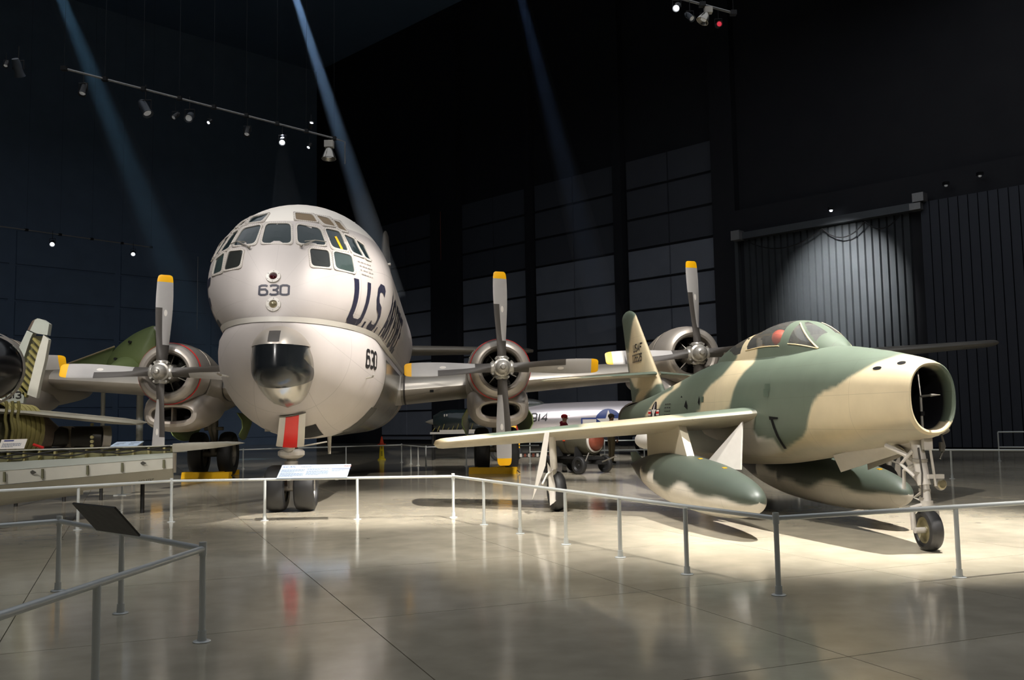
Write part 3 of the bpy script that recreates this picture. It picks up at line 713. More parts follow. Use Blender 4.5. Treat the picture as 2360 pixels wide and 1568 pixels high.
# small fittings
mb = MB(); a = kc_hit(844, 872, 0); mb.path([a, a + Vector((.12, -.05, .02)), a + Vector((.16, -.25, .05))], .018, 6); mb.build('pitot_tube', 'hub_metal', tanker)
mb = MB(); a = kc_hit(528, 868, 0) or Vector((-1.3, 2.4, 2.5)); mb.path([a, a + Vector((-.12, -.05, .02)), a + Vector((-.16, -.25, .05))], .018, 6); mb.build('pitot_tube', 'hub_metal', tanker)
mb = MB(); a = Vector((.9, 4.4, 5.72)); mb.path([a, a + Vector((0, 0, .12))], .03, 8); mb.build('antenna_stub', 'gear_white', tanker)
mb = MB(); a = Vector((1.45, 5.8, 5.15)); mb.path([a, a + Vector((.15, 0, .03))], .03, 8); mb.build('antenna_stub', 'gear_white', tanker)
mb = MB(); mb.path([(.30, 5.2, 1.45), (.30, 5.2, .95)], [.05, .03], 8); mb.build('drain_mast', 'gear_white', tanker)
for x, y in ((1.33, 5.6), (1.22, 6.6)):      # dark belly panel on bare metal
    pass
mb = MB(); g = []
for i in range(9):
    for j in range(7):
        yy = lerp(4.6, 6.4, i / 8); a = lerp(-1.15, -.62, j / 6); ru, wu, zmu, rl, zml, zc = kc_params(yy); g.append(Vector(((rl + .008) * math.cos(a), yy, zml + (rl + .008) * math.sin(a))))
mb.add(g, [(i * 7 + j, (i + 1) * 7 + j, (i + 1) * 7 + j + 1, i * 7 + j + 1) for i in range(8) for j in range(6)]); mb.build('walkway_panel', 'sign_back', tanker)
mb = MB(); g = []
for i in range(17):
    for j in range(13):
        yy = lerp(5.2, 15.0, i / 16); a = lerp(-1.5, .1, j / 12); ru, wu, zmu, rl, zml, zc = kc_params(yy); k = .005
        g.append(Vector(((rl + k) * math.cos(a), yy, zml + (rl + k) * math.sin(a))))
mb.add(g, [(i * 13 + j, (i + 1) * 13 + j, (i + 1) * 13 + j + 1, i * 13 + j + 1) for i in range(16) for j in range(12)]); lab(mb.build('belly_skin', 'bare_metal', tanker), 'bright bare metal skin of the lower fuselage')
# wings ---------------------------------------------------------------
def airfoil(n=14):
    up, dn = [], []
    for i in range(n + 1):
        x = .5 * (1 - math.cos(PI * i / n)); t = 5 * (.2969 * math.sqrt(x) - .126 * x - .3516 * x * x + .2843 * x**3 - .1036 * x**4)
        up.append((x, t)); dn.append((x, -t * .82))
    return up + dn[-2:0:-1]
AF = airfoil()
def wing_ring(x, le, ch, z, tc, off=0., zero=1.):
    return [Vector((x, le + c * ch, z + t * tc * ch * 1.0 + (off if t >= 0 else -off))) - Vector((0, off if c < .02 else 0, 0)) for c, t in AF]
def kw(x):      # tanker wing at span station x >= 0: leading edge, chord, height, thickness ratio
    s = x / 21.6
    return (11.75 + .125 * x, lerp(5.2, 2.35, s), 2.42 + .0705 * x, lerp(.205, .11, s))
for s_ in (1, -1):
    mb = MB(); R = []
    for x in (.9, 1.8, 3.2, 4.4, 6.5, 8.5, 9.6, 12, 15, 18, 20.6, 21.3, 21.6):
        le, ch, z, tc = kw(x)
        if x > 20.7: k = 1 if x < 21.4 else .55; le += ch * (1 - k) * .4; ch *= k; tc *= k
        R.append([Vector((s_ * p.x, p.y, p.z)) for p in wing_ring(x, le, ch, z, tc)])
    mb.rings(R); wing = mb.build('wing', 'tanker_wing', tanker, 40)
    for x0, wd_, m in ((1.62, .055, 'boot_black'), (1.15, .40, 'white_paint'), (3.55, .05, 'boot_black'), (10.9, .05, 'boot_black')):
        R = []
        for x in (x0, x0 + wd_):
            le, ch, z, tc = kw(x); rr = wing_ring(x, le - .006, ch, z, tc * 1.012); k = 6; sel = rr[0:k][::-1] + rr[-k + 1:][::-1]
            R.append([Vector((s_ * p.x, p.y, p.z)) for p in sel])
        n = len(R[0]); b = MB(); b.add(R[0] + R[1], [(i, i + 1, n + i + 1, n + i) for i in range(n - 1)]); b.build('wing_band', m, wing)
    le, ch, z, tc = kw(2.75); b = MB(); b.box((s_ * 2.45, le + .03, z - .12), (.11, .1, .07)); b.build('wing_vent', 'dark_hole', wing)
# fin and tailplane
mb = MB(); R = []
for z, le, ch, th in ((5.2, 26.2, 8.4, .16), (6.2, 27.6, 7.2, .16), (7.5, 29.1, 5.8, .13), (9.2, 30.1, 4.7, .12), (10.5, 30.8, 3.9, .11), (11.1, 31.3, 3.1, .10), (11.35, 32.0, 1.9, .08)):
    R.append([Vector((t * th * ch, le + c * ch, z)) for c, t in AF])
mb.rings(R); mb.build('tail_fin', 'tanker_wing', tanker, 40)
for s_ in (1, -1):
    mb = MB(); R = []
    for x, le, ch in ((.3, 30.3, 3.9), (3, 30.8, 3.3), (6, 31.4, 2.5), (7.2, 31.8, 1.9), (7.5, 32.2, 1.1)):
        R.append([Vector((s_ * x, le + c * ch, 5.15 + t * ch * .14)) for c, t in AF])
    mb.rings(R); mb.build('tailplane', 'tanker_wing', tanker, 40)
# engines -------------------------------------------------------------
def superring(y, hw, zt, zb, n=40, e=2.3):
    zc = (zt + zb) / 2; hh = (zt - zb) / 2; out = []
    for k in range(n):
        a = 2 * PI * k / n; ca, sa = math.cos(a), math.sin(a)
        out.append(Vector((hw * math.copysign(abs(ca) ** (2 / e), ca), y, zc + hh * math.copysign(abs(sa) ** (2 / e), sa))))
    return out
def make_engine():
    n_ = MB(); tab = [(1.7, .86, .84, -.90), (2.4, .88, .80, -1.15), (3.2, .86, .66, -1.2), (4.4, .82, .40, -1.1), (6.0, .70, .1, -.95), (7.6, .46, -.1, -.75), (8.6, .12, -.35, -.5)]
    n_.rings([superring(y, *table(tab, y)) for y in [1.7 + 6.9 * i / 24 for i in range(25)]])
    nac = n_.build('engine_nacelle', 'aluminium_dull', tanker)
    c = MB(); prof = [(.50, 1.15), (.50, .62), (.515, .52), (.55, .45), (.61, .42), (.67, .435), (.725, .48), (.765, .56), (.80, .72), (.835, 1.0), (.86, 1.35), (.865, 1.7), (.855, 1.95)]
    c.lathe(prof, (0, 0, 0), (0, 1, 0), 56); c.build('cowling', 'aluminium', nac)
    b = MB(); b.lathe([(.806, .70), (.815, .71), (.826, .755), (.822, .765)], (0, 0, 0), (0, 1, 0), 56); b.build('cowl_band', 'red_stripe', nac)
    # open cowl flap gap
    b = MB(); b.lathe([(.866, 1.60), (.872, 1.60), (.872, 1.625), (.866, 1.63)], (0, 0, 0), (0, 1, 0), 56); b.build('cowl_seam', 'boot_black', nac)
    d = MB(); d.lathe([(.002, 1.0), (.51, 1.02)], (0, 0, 0), (0, 1, 0), 40); d.build('firewall', 'dark_hole', nac)
    k = MB(); k.lathe([(.002, .30), (.12, .32), (.2, .42), (.25, .6), (.27, 1.0)], (0, 0, 0), (0, 1, 0), 24); k.build('crankcase', 'gear_grey', nac)
    cyl = MB(); cyl.lathe([(.06, .26), (.085, .28), (.07, .3), (.09, .32), (.07, .34), (.095, .36), (.075, .38), (.10, .40), (.075, .42), (.10, .44), (.07, .47), (.045, .5), (.001, .5)], (0, 0, 0), (0, 0, 1), 12)
    c0 = cyl.build('cylinder', 'engine_dark', nac); c0.matrix_local = T(0, .78, 0)
    for i in range(1, 7):
        inst(c0, nac, T(0, .78, 0) @ RY(i * 2 * PI / 7))
    for i in range(7):
        a = 2 * PI * (i + .5) / 7; pr = MB(); pr.path([(math.cos(a) * .2, .62, math.sin(a) * .2), (math.cos(a) * .47, .74, math.sin(a) * .47)], .014, 6); pr.build('pushrod', 'gear_grey', nac)
    # chin scoop: thick rounded lip around a wide mouth with a middle web
    R = []
    for y, hw, zt, zb in ((1.75, .50, -.92, -1.24), (1.05, .50, -.90, -1.25), (.94, .52, -.88, -1.27), (.90, .58, -.83, -1.33), (.93, .66, -.74, -1.41), (1.05, .74, -.62, -1.48), (1.3, .80, -.45, -1.53), (1.8, .84, -.3, -1.56), (2.6, .85, -.2, -1.50), (3.6, .78, -.2, -1.38), (4.6, .6, -.3, -1.2)):
        R.append(superring(y, hw, zt, zb, 40, 2.6))
    s_ = MB(); s_.rings(R, False); s_.build('chin_scoop', 'aluminium', nac)
    s_ = MB(); s_.rings([superring(1.74, .52, -.88, -1.28, 40, 2.6), superring(1.76, .52, -.88, -1.28, 40, 2.6)]); s_.build('scoop_duct', 'dark_hole', nac)
    s_ = MB(); s_.box((0, 1.2, -1.08), (.035, .4, .36)); s_.build('scoop_web', 'aluminium_dull', nac)
    s_ = MB(); s_.lathe([(.10, 1.9), (.10, 1.02), (.115, .98), (.135, 1.0), (.16, 1.15), (.2, 1.9)], (.60, .06, -.98), (0, 1, .0), 20); s_.build('side_inlet', 'aluminium', nac)
    s_ = MB(); s_.lathe([(.001, 1.2), (.1, 1.2)], (.60, .06, -.98), (0, 1, 0), 16); s_.build('inlet_duct', 'dark_hole', nac)
    return nac
def blade_ring(r, ch, beta, th):
    out = []; n = 7
    cb, sb_ = math.cos(beta), math.sin(beta)
    prof = [(-.5, 0), (-.44, -.5), (-.3, -.9), (-.1, -1.), (.1, -.9), (.3, -.6), (.5, 0), (.3, .2), (0, .3), (-.3, .25)]
    for c, t in prof:
        x, y = c * ch, t * th
        out.append(Vector((x * cb - y * sb_, x * sb_ + y * cb, r)))
    return out
BT = [(.25, .27, .62, .14), (.45, .30, .70, .11), (.62, .33, .76, .075), (.9, .37, .72, .045), (1.2, .405, .66, .034), (1.55, .43, .58, .026), (1.9, .43, .50, .021), (2.2, .41, .44, .017), (2.36, .39, .42, .014), (2.46, .355, .40, .011), (2.50, .31, .39, .008), (2.52, .24, .385, .004)]
def make_prop():
    hb_ = MB()
    hb_.lathe([(.001, -.50), (.05, -.495), (.07, -.46), (.075, -.42), (.12, -.40), (.17, -.34), (.19, -.24), (.19, -.18), (.235, -.16), (.25, -.05), (.25, .06), (.23, .12), (.21, .16), (.21, .34)], (0, 0, 0), (0, 1, 0), 32)
    hub = hb_.build('propeller', 'hub_metal', tanker)
    cl = MB()
    for k in range(4):
        a = k * PI / 2; d = Vector((math.sin(a), 0, math.cos(a)))
        cl.lathe([(.14, .16), (.165, .2), (.165, .27), (.145, .30)], (0, 0, 0), d, 20, True)
        for q in (-1, 1):
            e = Vector((math.cos(a), 0, -math.sin(a))); cl.path([d * .24 + e * .15 * q + Vector((0, -.10, 0)), d * .24 + e * .15 * q + Vector((0, .10, 0))], .035, 8)
    cl.build('blade_clamps', 'hub_metal', hub)
    def seg(r0, r1, m, name, n=10, k=1.0):
        mb = MB(); mb.rings([blade_ring(r, table(BT, r)[0] * k, table(BT, r)[1], table(BT, r)[2] * k) for r in [lerp(r0, r1, i / n) for i in range(n + 1)]]); return mb.build(name, m, hub)
    cuff = seg(.27, .70, 'boot_black', 'blade_cuff', 5, 1.06); bl = seg(.68, 2.335, 'blade_grey', 'blade', 16); tip = seg(2.335, 2.52, 'yellow_paint', 'blade_tip', 8, 1.004)
    bt = MB(); R = []
    for i in range(11):
        r = lerp(.68, 1.66, i / 10); ch, be, th = table(BT, r); cb, sb_ = math.cos(be), math.sin(be); row = []
        for c, t in ((-.50, .12), (-.505, -.1), (-.44, -.56), (-.3, -.96), (-.12, -1.06)):
            x, y = c * ch * 1.01, t * th - .002; row.append(Vector((x * cb - y * sb_, x * sb_ + y * cb, r)))
        R += row
    bt.add(R, [(i * 5 + j, (i + 1) * 5 + j, (i + 1) * 5 + j + 1, i * 5 + j + 1) for i in range(10) for j in range(4)])
    boot = bt.build('deicer_boot', 'boot_black', hub)
    el = MB(); pp = []
    for i in range(20):
        a = 2 * PI * i / 20; r = 1.53 + .085 * math.sin(a); ch, be, th = table(BT, r); c = .08 + .10 * math.cos(a); x, y = c * ch, -.96 * th - .003; pp.append(Vector((x * math.cos(be) - y * math.sin(be), x * math.sin(be) + y * math.cos(be), r)))
    el.add(pp, [tuple(range(20))]); dec = el.build('blade_decal', 'white_paint', hub)
    for k in range(1, 4):
        for o in (cuff, bl, tip, boot, dec): inst(o, hub, RY(-k * PI / 2))
    return hub
eng0 = make_engine(); prop0 = make_prop()
ENG = [(1157, 848, 8.85, -.6), (372, 858, 9.3, 1.6), (1608, 815, 9.35, -2.4), (-80, 838, 9.8, 0)]
for i, (px, py, ly, rot) in enumerate(ENG):
    p = kc_at(px, py, ly)
    e = eng0 if i == 0 else inst(eng0, tanker); e.matrix_local = T(*p)
    if i == 2:
        for ch in [c for c in e.children if c.name.startswith('cowl_band')]: bpy.data.objects.remove(ch)
    q = prop0 if i == 0 else inst(prop0, tanker); q.matrix_local = T(*p) @ RY(math.radians(rot))
# undercarriage ---------------------------------------------------------
def tire(mb, r, w_, o, ax=(1, 0, 0), n=40, rim=.56):
    rr = r * rim
    mb.lathe([(rr, -w_ * .36), (rr * 1.08, -w_ * .46), (r * .80, -w_ * .5), (r * .92, -w_ * .43), (r * .985, -w_ * .26), (r, -w_ * .1), (r, w_ * .1), (r * .985, w_ * .26), (r * .92, w_ * .43), (r * .80, w_ * .5), (rr * 1.08, w_ * .46), (rr, w_ * .36)], o, ax, n)
def rim_(mb, r, w_, o, ax=(1, 0, 0), n=28):
    mb.lathe([(.001, -w_ * .30), (r * .2, -w_ * .32), (r * .3, -w_ * .18), (r * .8, -w_ * .22), (r * .93, -w_ * .40), (r, -w_ * .40), (r, w_ * .40), (r * .93, w_ * .40), (r * .8, w_ * .22), (r * .3, w_ * .18), (r * .2, w_ * .32), (.001, w_ * .30)], o, ax, n)
ng = kc_at(672, 1126, 2.45); NGX = ng.x; NGY = 2.45
g = MB(); RW = .425
g.path([(NGX, NGY, .42), (NGX, NGY, 1.05)], .085, 16); g.path([(NGX, NGY, .95), (NGX, NGY + .05, 2.0)], .12, 16); g.path([(NGX - .42, NGY, RW), (NGX + .42, NGY, RW)], .06, 12)
g.path([(NGX, NGY - .06, .84), (NGX, NGY - .06, .92)], .125, 16)
gear = lab(g.build('nose_gear', 'gear_grey', tanker), 'nose landing gear leg with twin wheels')
for x in (-.265, .265):
    t = MB(); tire(t, RW, .375, (NGX + x, NGY, RW)); t.build('tire', 'rubber', gear)
    t = MB(); rim_(t, RW * .57, .34, (NGX + x, NGY, RW)); t.build('wheel_rim', 'hub_metal', gear)
t = MB(); t.lathe([(.14, 0), (.20, .02), (.245, .06), (.245, .13), (.2, .17), (.12, .18)], (NGX, NGY - .05, .97), (0, 0, 1), 8, True); t.build('steering_collar', 'gear_white', gear)
t = MB(); t.lathe([(.001, 0), (.10, 0), (.115, .03), (.10, .08), (.02, .12)], (NGX - .01, NGY - .24, 1.19), (0, -1, .15), 20, True); t.build('taxi_lamp', 'hub_metal', gear)
t = MB(); t.path([(NGX - .24, NGY - .1, 1.20), (NGX + .25, NGY - .1, 1.20), (NGX + .62, NGY + .2, 1.26)], .016, 8); t.build('door_link', 'gear_grey', gear)
# door: white panel with a red centre stripe, slightly dished
DTL, DTR = kc_hit(645, 957, .05), kc_hit(703, 947, .05); DBL, DBR = kc_at(636, 1029, NGY - .34), kc_at(701, 1030, NGY - .34)
def gdoor(u0, u1, name, m, off, th):
    F_, B_ = [], []; n_ = (DTR - DTL).cross(DBL - DTL).normalized(); n_ = -n_ if n_.y > 0 else n_
    for i in range(9):
        v = i / 8
        for k in range(5):
            u = lerp(u0, u1, k / 4); p = DTL.lerp(DTR, u).lerp(DBL.lerp(DBR, u), v) + n_ * (.05 * math.sin(PI * v) + .02 * math.sin(PI * u) + off); F_.append(p); B_.append(p - n_ * th)
    mb = MB(); q = 45; fs = []
    for i in range(8):
        for k in range(4):
            a = i * 5 + k; fs += [(a, a + 1, a + 6, a + 5), (q + a, q + a + 5, q + a + 6, q + a + 1)]
    for i in range(8): fs += [(i * 5, i * 5 + 5, q + i * 5 + 5, q + i * 5), (i * 5 + 4, q + i * 5 + 4, q + i * 5 + 9, i * 5 + 9)]
    for k in range(4): fs += [(k, q + k, q + k + 1, k + 1), (40 + k, 41 + k, q + 41 + k, q + 40 + k)]
    mb.add(F_ + B_, fs); return mb.build(name, m, gear)
gdoor(0, 1, 'gear_door', 'white_paint', 0, .03); lab(gdoor(.24, .745, 'door_stripe', 'red_paint', .006, .012), 'red stripe down the nose gear door')
t = MB(); t.box((NGX - .40, NGY + .35, 1.55), (.3, .1, .16)); t.build('actuator_box', 'gear_white', gear)
# opening in the belly behind the door
mb = MB(); vs = []
for i in range(7):
    for j in range(5):
        q_ = kc_dir((lerp(-.12, .42, j / 4), lerp(2.05, 3.2, i / 6), 0), (0, 0, 1), .012); vs.append(q_ if q_ else Vector((0, 3, 1.5)))
mb.add(vs, [(i * 5 + j, (i + 1) * 5 + j, (i + 1) * 5 + j + 1, i * 5 + j + 1) for i in range(6) for j in range(4)]); mb.build('gear_bay', 'dark_hole', tanker)
def main_gear(gx, gy, sgn):
    RM = .70
    m_ = MB(); m_.path([(gx, gy, RM), (gx, gy + .1, 2.3)], .12, 14); m_.path([(gx - .6, gy, RM), (gx + .6, gy, RM)], .09, 12); m_.path([(gx, gy - .1, 1.1), (gx, gy - 1.2, 2.1)], .06, 10); m_.path([(gx - .3, gy, 1.5), (gx + .3, gy, 1.5)], .06, 10)
    mg = m_.build('main_gear', 'gear_grey', tanker)
    for x in (-.45, .45):
        t = MB(); tire(t, RM, .46, (gx + x, gy, RM)); t.build('tire', 'rubber', mg)
        t = MB(); rim_(t, RM * .57, .42, (gx + x, gy, RM)); t.build('wheel_rim', 'gear_grey', mg)
    for x in (-1, 1):      # long curved doors, green inside
        d = MB(); R = []
        for i in range(9):
            u = i / 8; yy = gy - 1.0 + 2.6 * u; hgt = .86 * math.sin(PI * min(1, .25 + u * .62)) ** .7
            fl = .24 * (1 - u); R.append([Vector((gx + x * (q_ + fl * k_), yy, 1.98 - hgt * v_)) for q_, v_, k_ in ((.74, 0, .7), (.82, .35, 1.), (.84, .7, 1.), (.78, 1., .8), (.81, 1., .8), (.87, .7, 1.), (.85, .35, 1.), (.77, 0, .7))])
        d.rings(R); d.build('gear_door', 'zinc_green', mg)
for px, py, sgn in ((1144, 1087, 1), (492, 1098, -1)):
    p = KCI @ atz(px, py, 0.); main_gear(p.x, p.y, sgn)
# ------------------------------------------------------------------ camouflaged jet fighter
FO, FH = Vector((4.86, 10.85, 0)), math.radians(8.0)
FM = T(*FO) @ RZ(FH); FI = FM.inverted()
fighter = tag(empty('jet_fighter', FO, FH), 'green and tan camouflaged jet fighter with open nose intake and two drop tanks', 'aircraft')
def f_at(px, py, ly):
    o = FI @ CAMP; d = FI.to_3x3() @ ray(px, py); return o + d * ((ly - o.y) / d.y)
def f_atx(px, py, lx):
    o = FI @ CAMP; d = FI.to_3x3() @ ray(px, py); return o + d * ((lx - o.x) / d.x)
#        y     hw    ztop  zbot
FT = [(.0, .300, 2.20, 1.36), (.12, .345, 2.24, 1.32), (.4, .40, 2.30, 1.27), (1., .48, 2.41, 1.19), (2., .58, 2.55, 1.07), (3., .65, 2.63, .95), (4., .69, 2.65, .85), (5., .71, 2.64, .80), (6., .71, 2.63, .78), (7., .70, 2.55, .80), (8., .67, 2.42, .86), (10., .58, 2.18, 1.0), (12., .46, 2.0, 1.18), (12.9, .40, 1.93, 1.26)]
def f_ring(y, n=96, off=0., e=2.35):
    hw, zt, zb = table(FT, y); zc = (zt + zb) / 2 - .04 * min(1, y); out = []
    for k in range(n):
        a = 2 * PI * k / n - PI / 2; ca, sa = math.cos(a), math.sin(a); hh = (zt - zc) if sa > 0 else (zc - zb)
        out.append(Vector(((hw + off) * math.copysign(abs(ca) ** (2 / e), ca), y, zc + (hh + off) * math.copysign(abs(sa) ** (2 / e), sa))))
    return out
TAN, GRN, GRY, WHT = rgb(204, 189, 156), rgb(90, 101, 88), rgb(164, 157, 138), rgb(220, 214, 203)
P_TAN = [
    [(1832, 1020), (1850, 1008), (1859, 991), (1864, 960), (1870, 936), (1882, 916), (1899, 902), (1925, 893), (1957, 870), (1988, 853), (2020, 836), (2055, 825), (2085, 816), (2115, 817), (2138, 828), (2160, 850), (2300, 900), (2300, 1200), (1500, 1200), (1500, 1046), (1700, 1046), (1804, 1044)],
    [(1750, 740), (1746, 792), (1744, 818), (1736, 838), (1715, 857), (1700, 878), (1690, 901), (1684, 926), (1680, 942), (1660, 960), (1600, 960), (1613, 948), (1615, 933), (1621, 910), (1638, 888), (1665, 866), (1684, 843), (1698, 826), (1701, 812), (1690, 780), (1725, 740)],
    [(1570, 880), (1566, 891), (1543, 907), (1527, 924), (1518, 941), (1514, 962), (1485, 962), (1489, 955), (1497, 941), (1508, 926), (1524, 912), (1550, 898), (1556, 880)]]
P_WHT = [[(1742, 957), (1736, 975), (1735, 991), (1746, 1008), (1784, 1014), (1804, 1043), (1770, 1052), (1737, 1055), (1700, 1050), (1690, 990), (1715, 957)]]
def inpoly(x, y, P):
    c = False; j = len(P) - 1
    for i in range(len(P)):
        if (P[i][1] > y) != (P[j][1] > y) and x < (P[j][0] - P[i][0]) * (y - P[i][1]) / (P[j][1] - P[i][1]) + P[i][0]: c = not c
        j = i
    return c
def sdist(x, y, P):
    d = 1e9
    for i in range(len(P)):
        ax, ay = P[i - 1]; bx, by = P[i]; vx, vy = bx - ax, by - ay; L2 = vx * vx + vy * vy or 1
        t = max(0, min(1, ((x - ax) * vx + (y - ay) * vy) / L2)); d = min(d, math.hypot(x - ax - t * vx, y - ay - t * vy))
    return d if inpoly(x, y, P) else -d
def mixc(a, b, t): return tuple(a[i] + (b[i] - a[i]) * t for i in range(3))
def near(p): return FM @ Vector((-abs(p.x), p.y, p.z))
def paint_body(p):
    q = topix(near(p)); c = GRN; soft = 36. / max(8, (FM @ p).y)
    for P in P_TAN:
        s = sdist(q[0], q[1], P); c = mixc(c, TAN, max(0, min(1, .5 + s / (2 * soft))))
    for P in P_WHT:
        s = sdist(q[0], q[1], P); c = mixc(c, WHT, max(0, min(1, .5 + s / (2 * soft))))
    zb = table(FT, p.y)[2]; k = max(0, min(1, (zb + .22 + .03 * math.sin(p.y * 3) - p.z) / .14)); return mixc(c, GRY, k)
def set_paint(o, fn):
    me = o.data; a = me.color_attributes.new('paint', 'FLOAT_COLOR', 'POINT')
    for i, v in enumerate(me.vertices): a.data[i].color = fn(v.co) + (1.,)
ys = [0.0, .01, .03, .06, .12, .2, .3] + [.4 + 12.5 * i / 300 for i in range(301)]
body = MB(); body.rings([f_ring(y) for y in ys], False)
FB = BVHTree.FromPolygons([tuple(v) for v in body.v], body.f)
fb_ = body.build('fuselage', 'camo', fighter, 60); set_paint(fb_, paint_body)
def f_hit(px, py, off=0.):
    o = FI @ CAMP; d = (FI.to_3x3() @ ray(px, py)).normalized(); h_ = FB.ray_cast(o, d)
    if h_[0] is None: return None
    n_ = h_[1]; n_ = -n_ if n_.dot(d) > 0 else n_; return h_[0] + n_ * off
def f_dir(o, d, off):
    h_ = FB.ray_cast(Vector(o), Vector(d))
    if h_[0] is None: return None
    n_ = h_[1]; n_ = -n_ if n_.dot(Vector(d)) > 0 else n_; return h_[0] + n_ * off
# intake lip and duct; the shade inside is painted on as near black
def in_ring(y, k, n=96):
    hw, zt, zb = table(FT, 0.); zc = (zt + zb) / 2; out = []
    for i in range(n):
        a = 2 * PI * i / n - PI / 2; ca, sa = math.cos(a), math.sin(a); out.append(Vector(((hw - k) * math.copysign(abs(ca) ** .86, ca), y, zc + ((zt - zb) / 2 - k) * math.copysign(abs(sa) ** .86, sa))))
    return out
lip = MB(); lip.rings([f_ring(.02, 96, .004), f_ring(0., 96, .0), in_ring(-.022, .014), in_ring(-.02, .03), in_ring(.0, .042), in_ring(.06, .052), in_ring(.11, .055), in_ring(.17, .057), in_ring(.3, .06)], False)
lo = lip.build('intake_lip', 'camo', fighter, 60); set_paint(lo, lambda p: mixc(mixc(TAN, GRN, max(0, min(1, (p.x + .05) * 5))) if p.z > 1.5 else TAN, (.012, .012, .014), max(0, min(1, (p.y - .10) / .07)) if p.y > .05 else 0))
du = MB(); du.rings([in_ring(.30, .06), in_ring(.6, .062), in_ring(1.2, .06), in_ring(2.2, .07)], False); d_ = du.build('intake_duct', 'camo', fighter, 60)
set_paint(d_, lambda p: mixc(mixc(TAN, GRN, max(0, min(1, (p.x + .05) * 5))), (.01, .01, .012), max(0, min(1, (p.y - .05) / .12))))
du = MB(); du.rings([in_ring(1.2, .065), in_ring(1.22, .065)]); du.build('duct_end', 'dark_hole', fighter)
t = MB(); t.path([(-.04, .16, 1.38), (-.04, .16, 1.80)], .016, 8); t.path([(-.04, .16, 1.8), (-.04, .2, 2.14)], .009, 8); t.path([(-.04, .16, 1.80), (.0, .02, 1.81)], [.016, .012], 8); t.path([(.0, .02, 1.81), (.03, -.12, 1.81)], [.02, .004], 8)
pit = lab(t.build('intake_probe', 'hub_metal', fighter), 'pitot probe on a thin post in the intake'); t = MB(); t.box((-.04, .16, 1.60), (.05, .05, .05)); t.build('probe_block', 'dark_hole', pit)
# cannon ports
for px, py in ((2078, 837), (2022, 849)):
    a = f_hit(px, py, .004); n_ = f_hit(px, py, 1.004) - a
    vs = [f_hit(px + 10.5 * math.cos(k * PI / 8), py + 3.6 * math.sin(k * PI / 8) - 1.5 * math.cos(k * PI / 8), .005) for k in range(16)]; mb = MB(); mb.add(vs, [tuple(range(16))]); mb.build('gun_port', 'dark_hole', fighter)
# canopy: one loft, split into frame and glass
CT = [(1.90, .02, 2.53), (2.15, .20, 2.66), (2.45, .29, 2.82), (2.8, .345, 2.955), (3.1, .37, 3.02), (3.5, .38, 3.055), (4., .375, 3.05), (4.5, .36, 3.0), (5., .34, 2.96), (5.5, .31, 2.90), (6., .26, 2.81), (6.5, .17, 2.71), (6.9, .04, 2.60)]
def can_pt(y, t, off=0.):          # t from -1 (near sill) over the top (0) to 1
    w_, zt = table(CT, y); w_ = max(w_, .01); base = table(FT, y)[1] - .14; a = t * PI / 2; e = .84
    sx = math.copysign(abs(math.sin(a)) ** e, a); cz = abs(math.cos(a)) ** e
    return Vector(((w_ + off) * sx * (1. + .1 * (1 - cz)), y, base + (zt - base + off) * cz))
NY, NT = 150, 96
def can_kind(y, t):
    a = abs(t)
    # windshield side pane: triangular; narrow flat front pane; hood; rear quarter
    zb_ = .80
    if 2.14 < y < 2.98:
        lo_t = lerp(.80, .22, max(0., (y - 2.24) / .74)) if y > 2.24 else .80
        if y > 2.24 and lo_t + .06 < a < .82: return 'glass'
        if .10 < a < lo_t - .08 and 2.34 < y < 2.90: return 'glass'
    if 3.22 < y < 4.62:
        k = .86 - .04 * (y - 3.14); edge = min(y - 3.22, 4.62 - y); k -= .10 * max(0, 1 - edge / .15) ** 2
        if a < k: return 'glass'
    if 4.88 < y < 5.62 and .28 < a < .84 - .55 * max(0, y - 5.15): return 'glass'
    return 'frame'
fr, gl = MB(), MB(); vs = []
for i in range(NY + 1):
    for j in range(NT + 1): vs.append(can_pt(lerp(1.92, 6.85, i / NY), lerp(-1, 1, j / NT)))
ff, gf = [], []
for i in range(NY):
    for j in range(NT):
        k = can_kind(lerp(1.92, 6.85, (i + .5) / NY), lerp(-1, 1, (j + .5) / NT)); q = (i * (NT + 1) + j, (i + 1) * (NT + 1) + j, (i + 1) * (NT + 1) + j + 1, i * (NT + 1) + j + 1)
        (gf if k == 'glass' else ff).append(q)
def compact(vs, fs):
    ix = {}; out = []; nf = []
    for f in fs:
        r = []
        for i in f:
            if i not in ix: ix[i] = len(out); out.append(vs[i])
            r.append(ix[i])
        nf.append(tuple(r))
    return out, nf
fr.add(*compact(vs, ff)); gl.add(*compact(vs, gf))
cf = fr.build('canopy_frame', 'camo', fighter, 60)
def paint_canopy(p):
    q = topix(near(p)); c = GRN
    s = sdist(q[0], q[1], P_TAN[1]); c = mixc(c, TAN, max(0, min(1, .5 + s / 4))); return c
set_paint(cf, paint_canopy)
gl.build('canopy_glass', 'canopy_glass', fighter, 60)
# bright edge strips of the glazing
def strip(pts, w_, name):
    mb = MB(); mb.path(pts, w_, 6); return mb.build(name, 'camo_tan', fighter)
for s_ in (-1, 1):
    strip([can_pt(y, s_ * (lerp(.80, .22, (y - 2.24) / .74) + .03), .006) for y in [2.26 + .71 * k / 12 for k in range(13)]], .012, 'windshield_edge')
    strip([can_pt(y, s_ * .825, .006) for y in [2.27 + .70 * k / 8 for k in range(9)]], .010, 'windshield_edge')
    strip([can_pt(y, s_ * (.865 - .04 * (y - 3.14)), .006) for y in [3.24 + 1.37 * k / 12 for k in range(13)]], .009, 'canopy_edge')
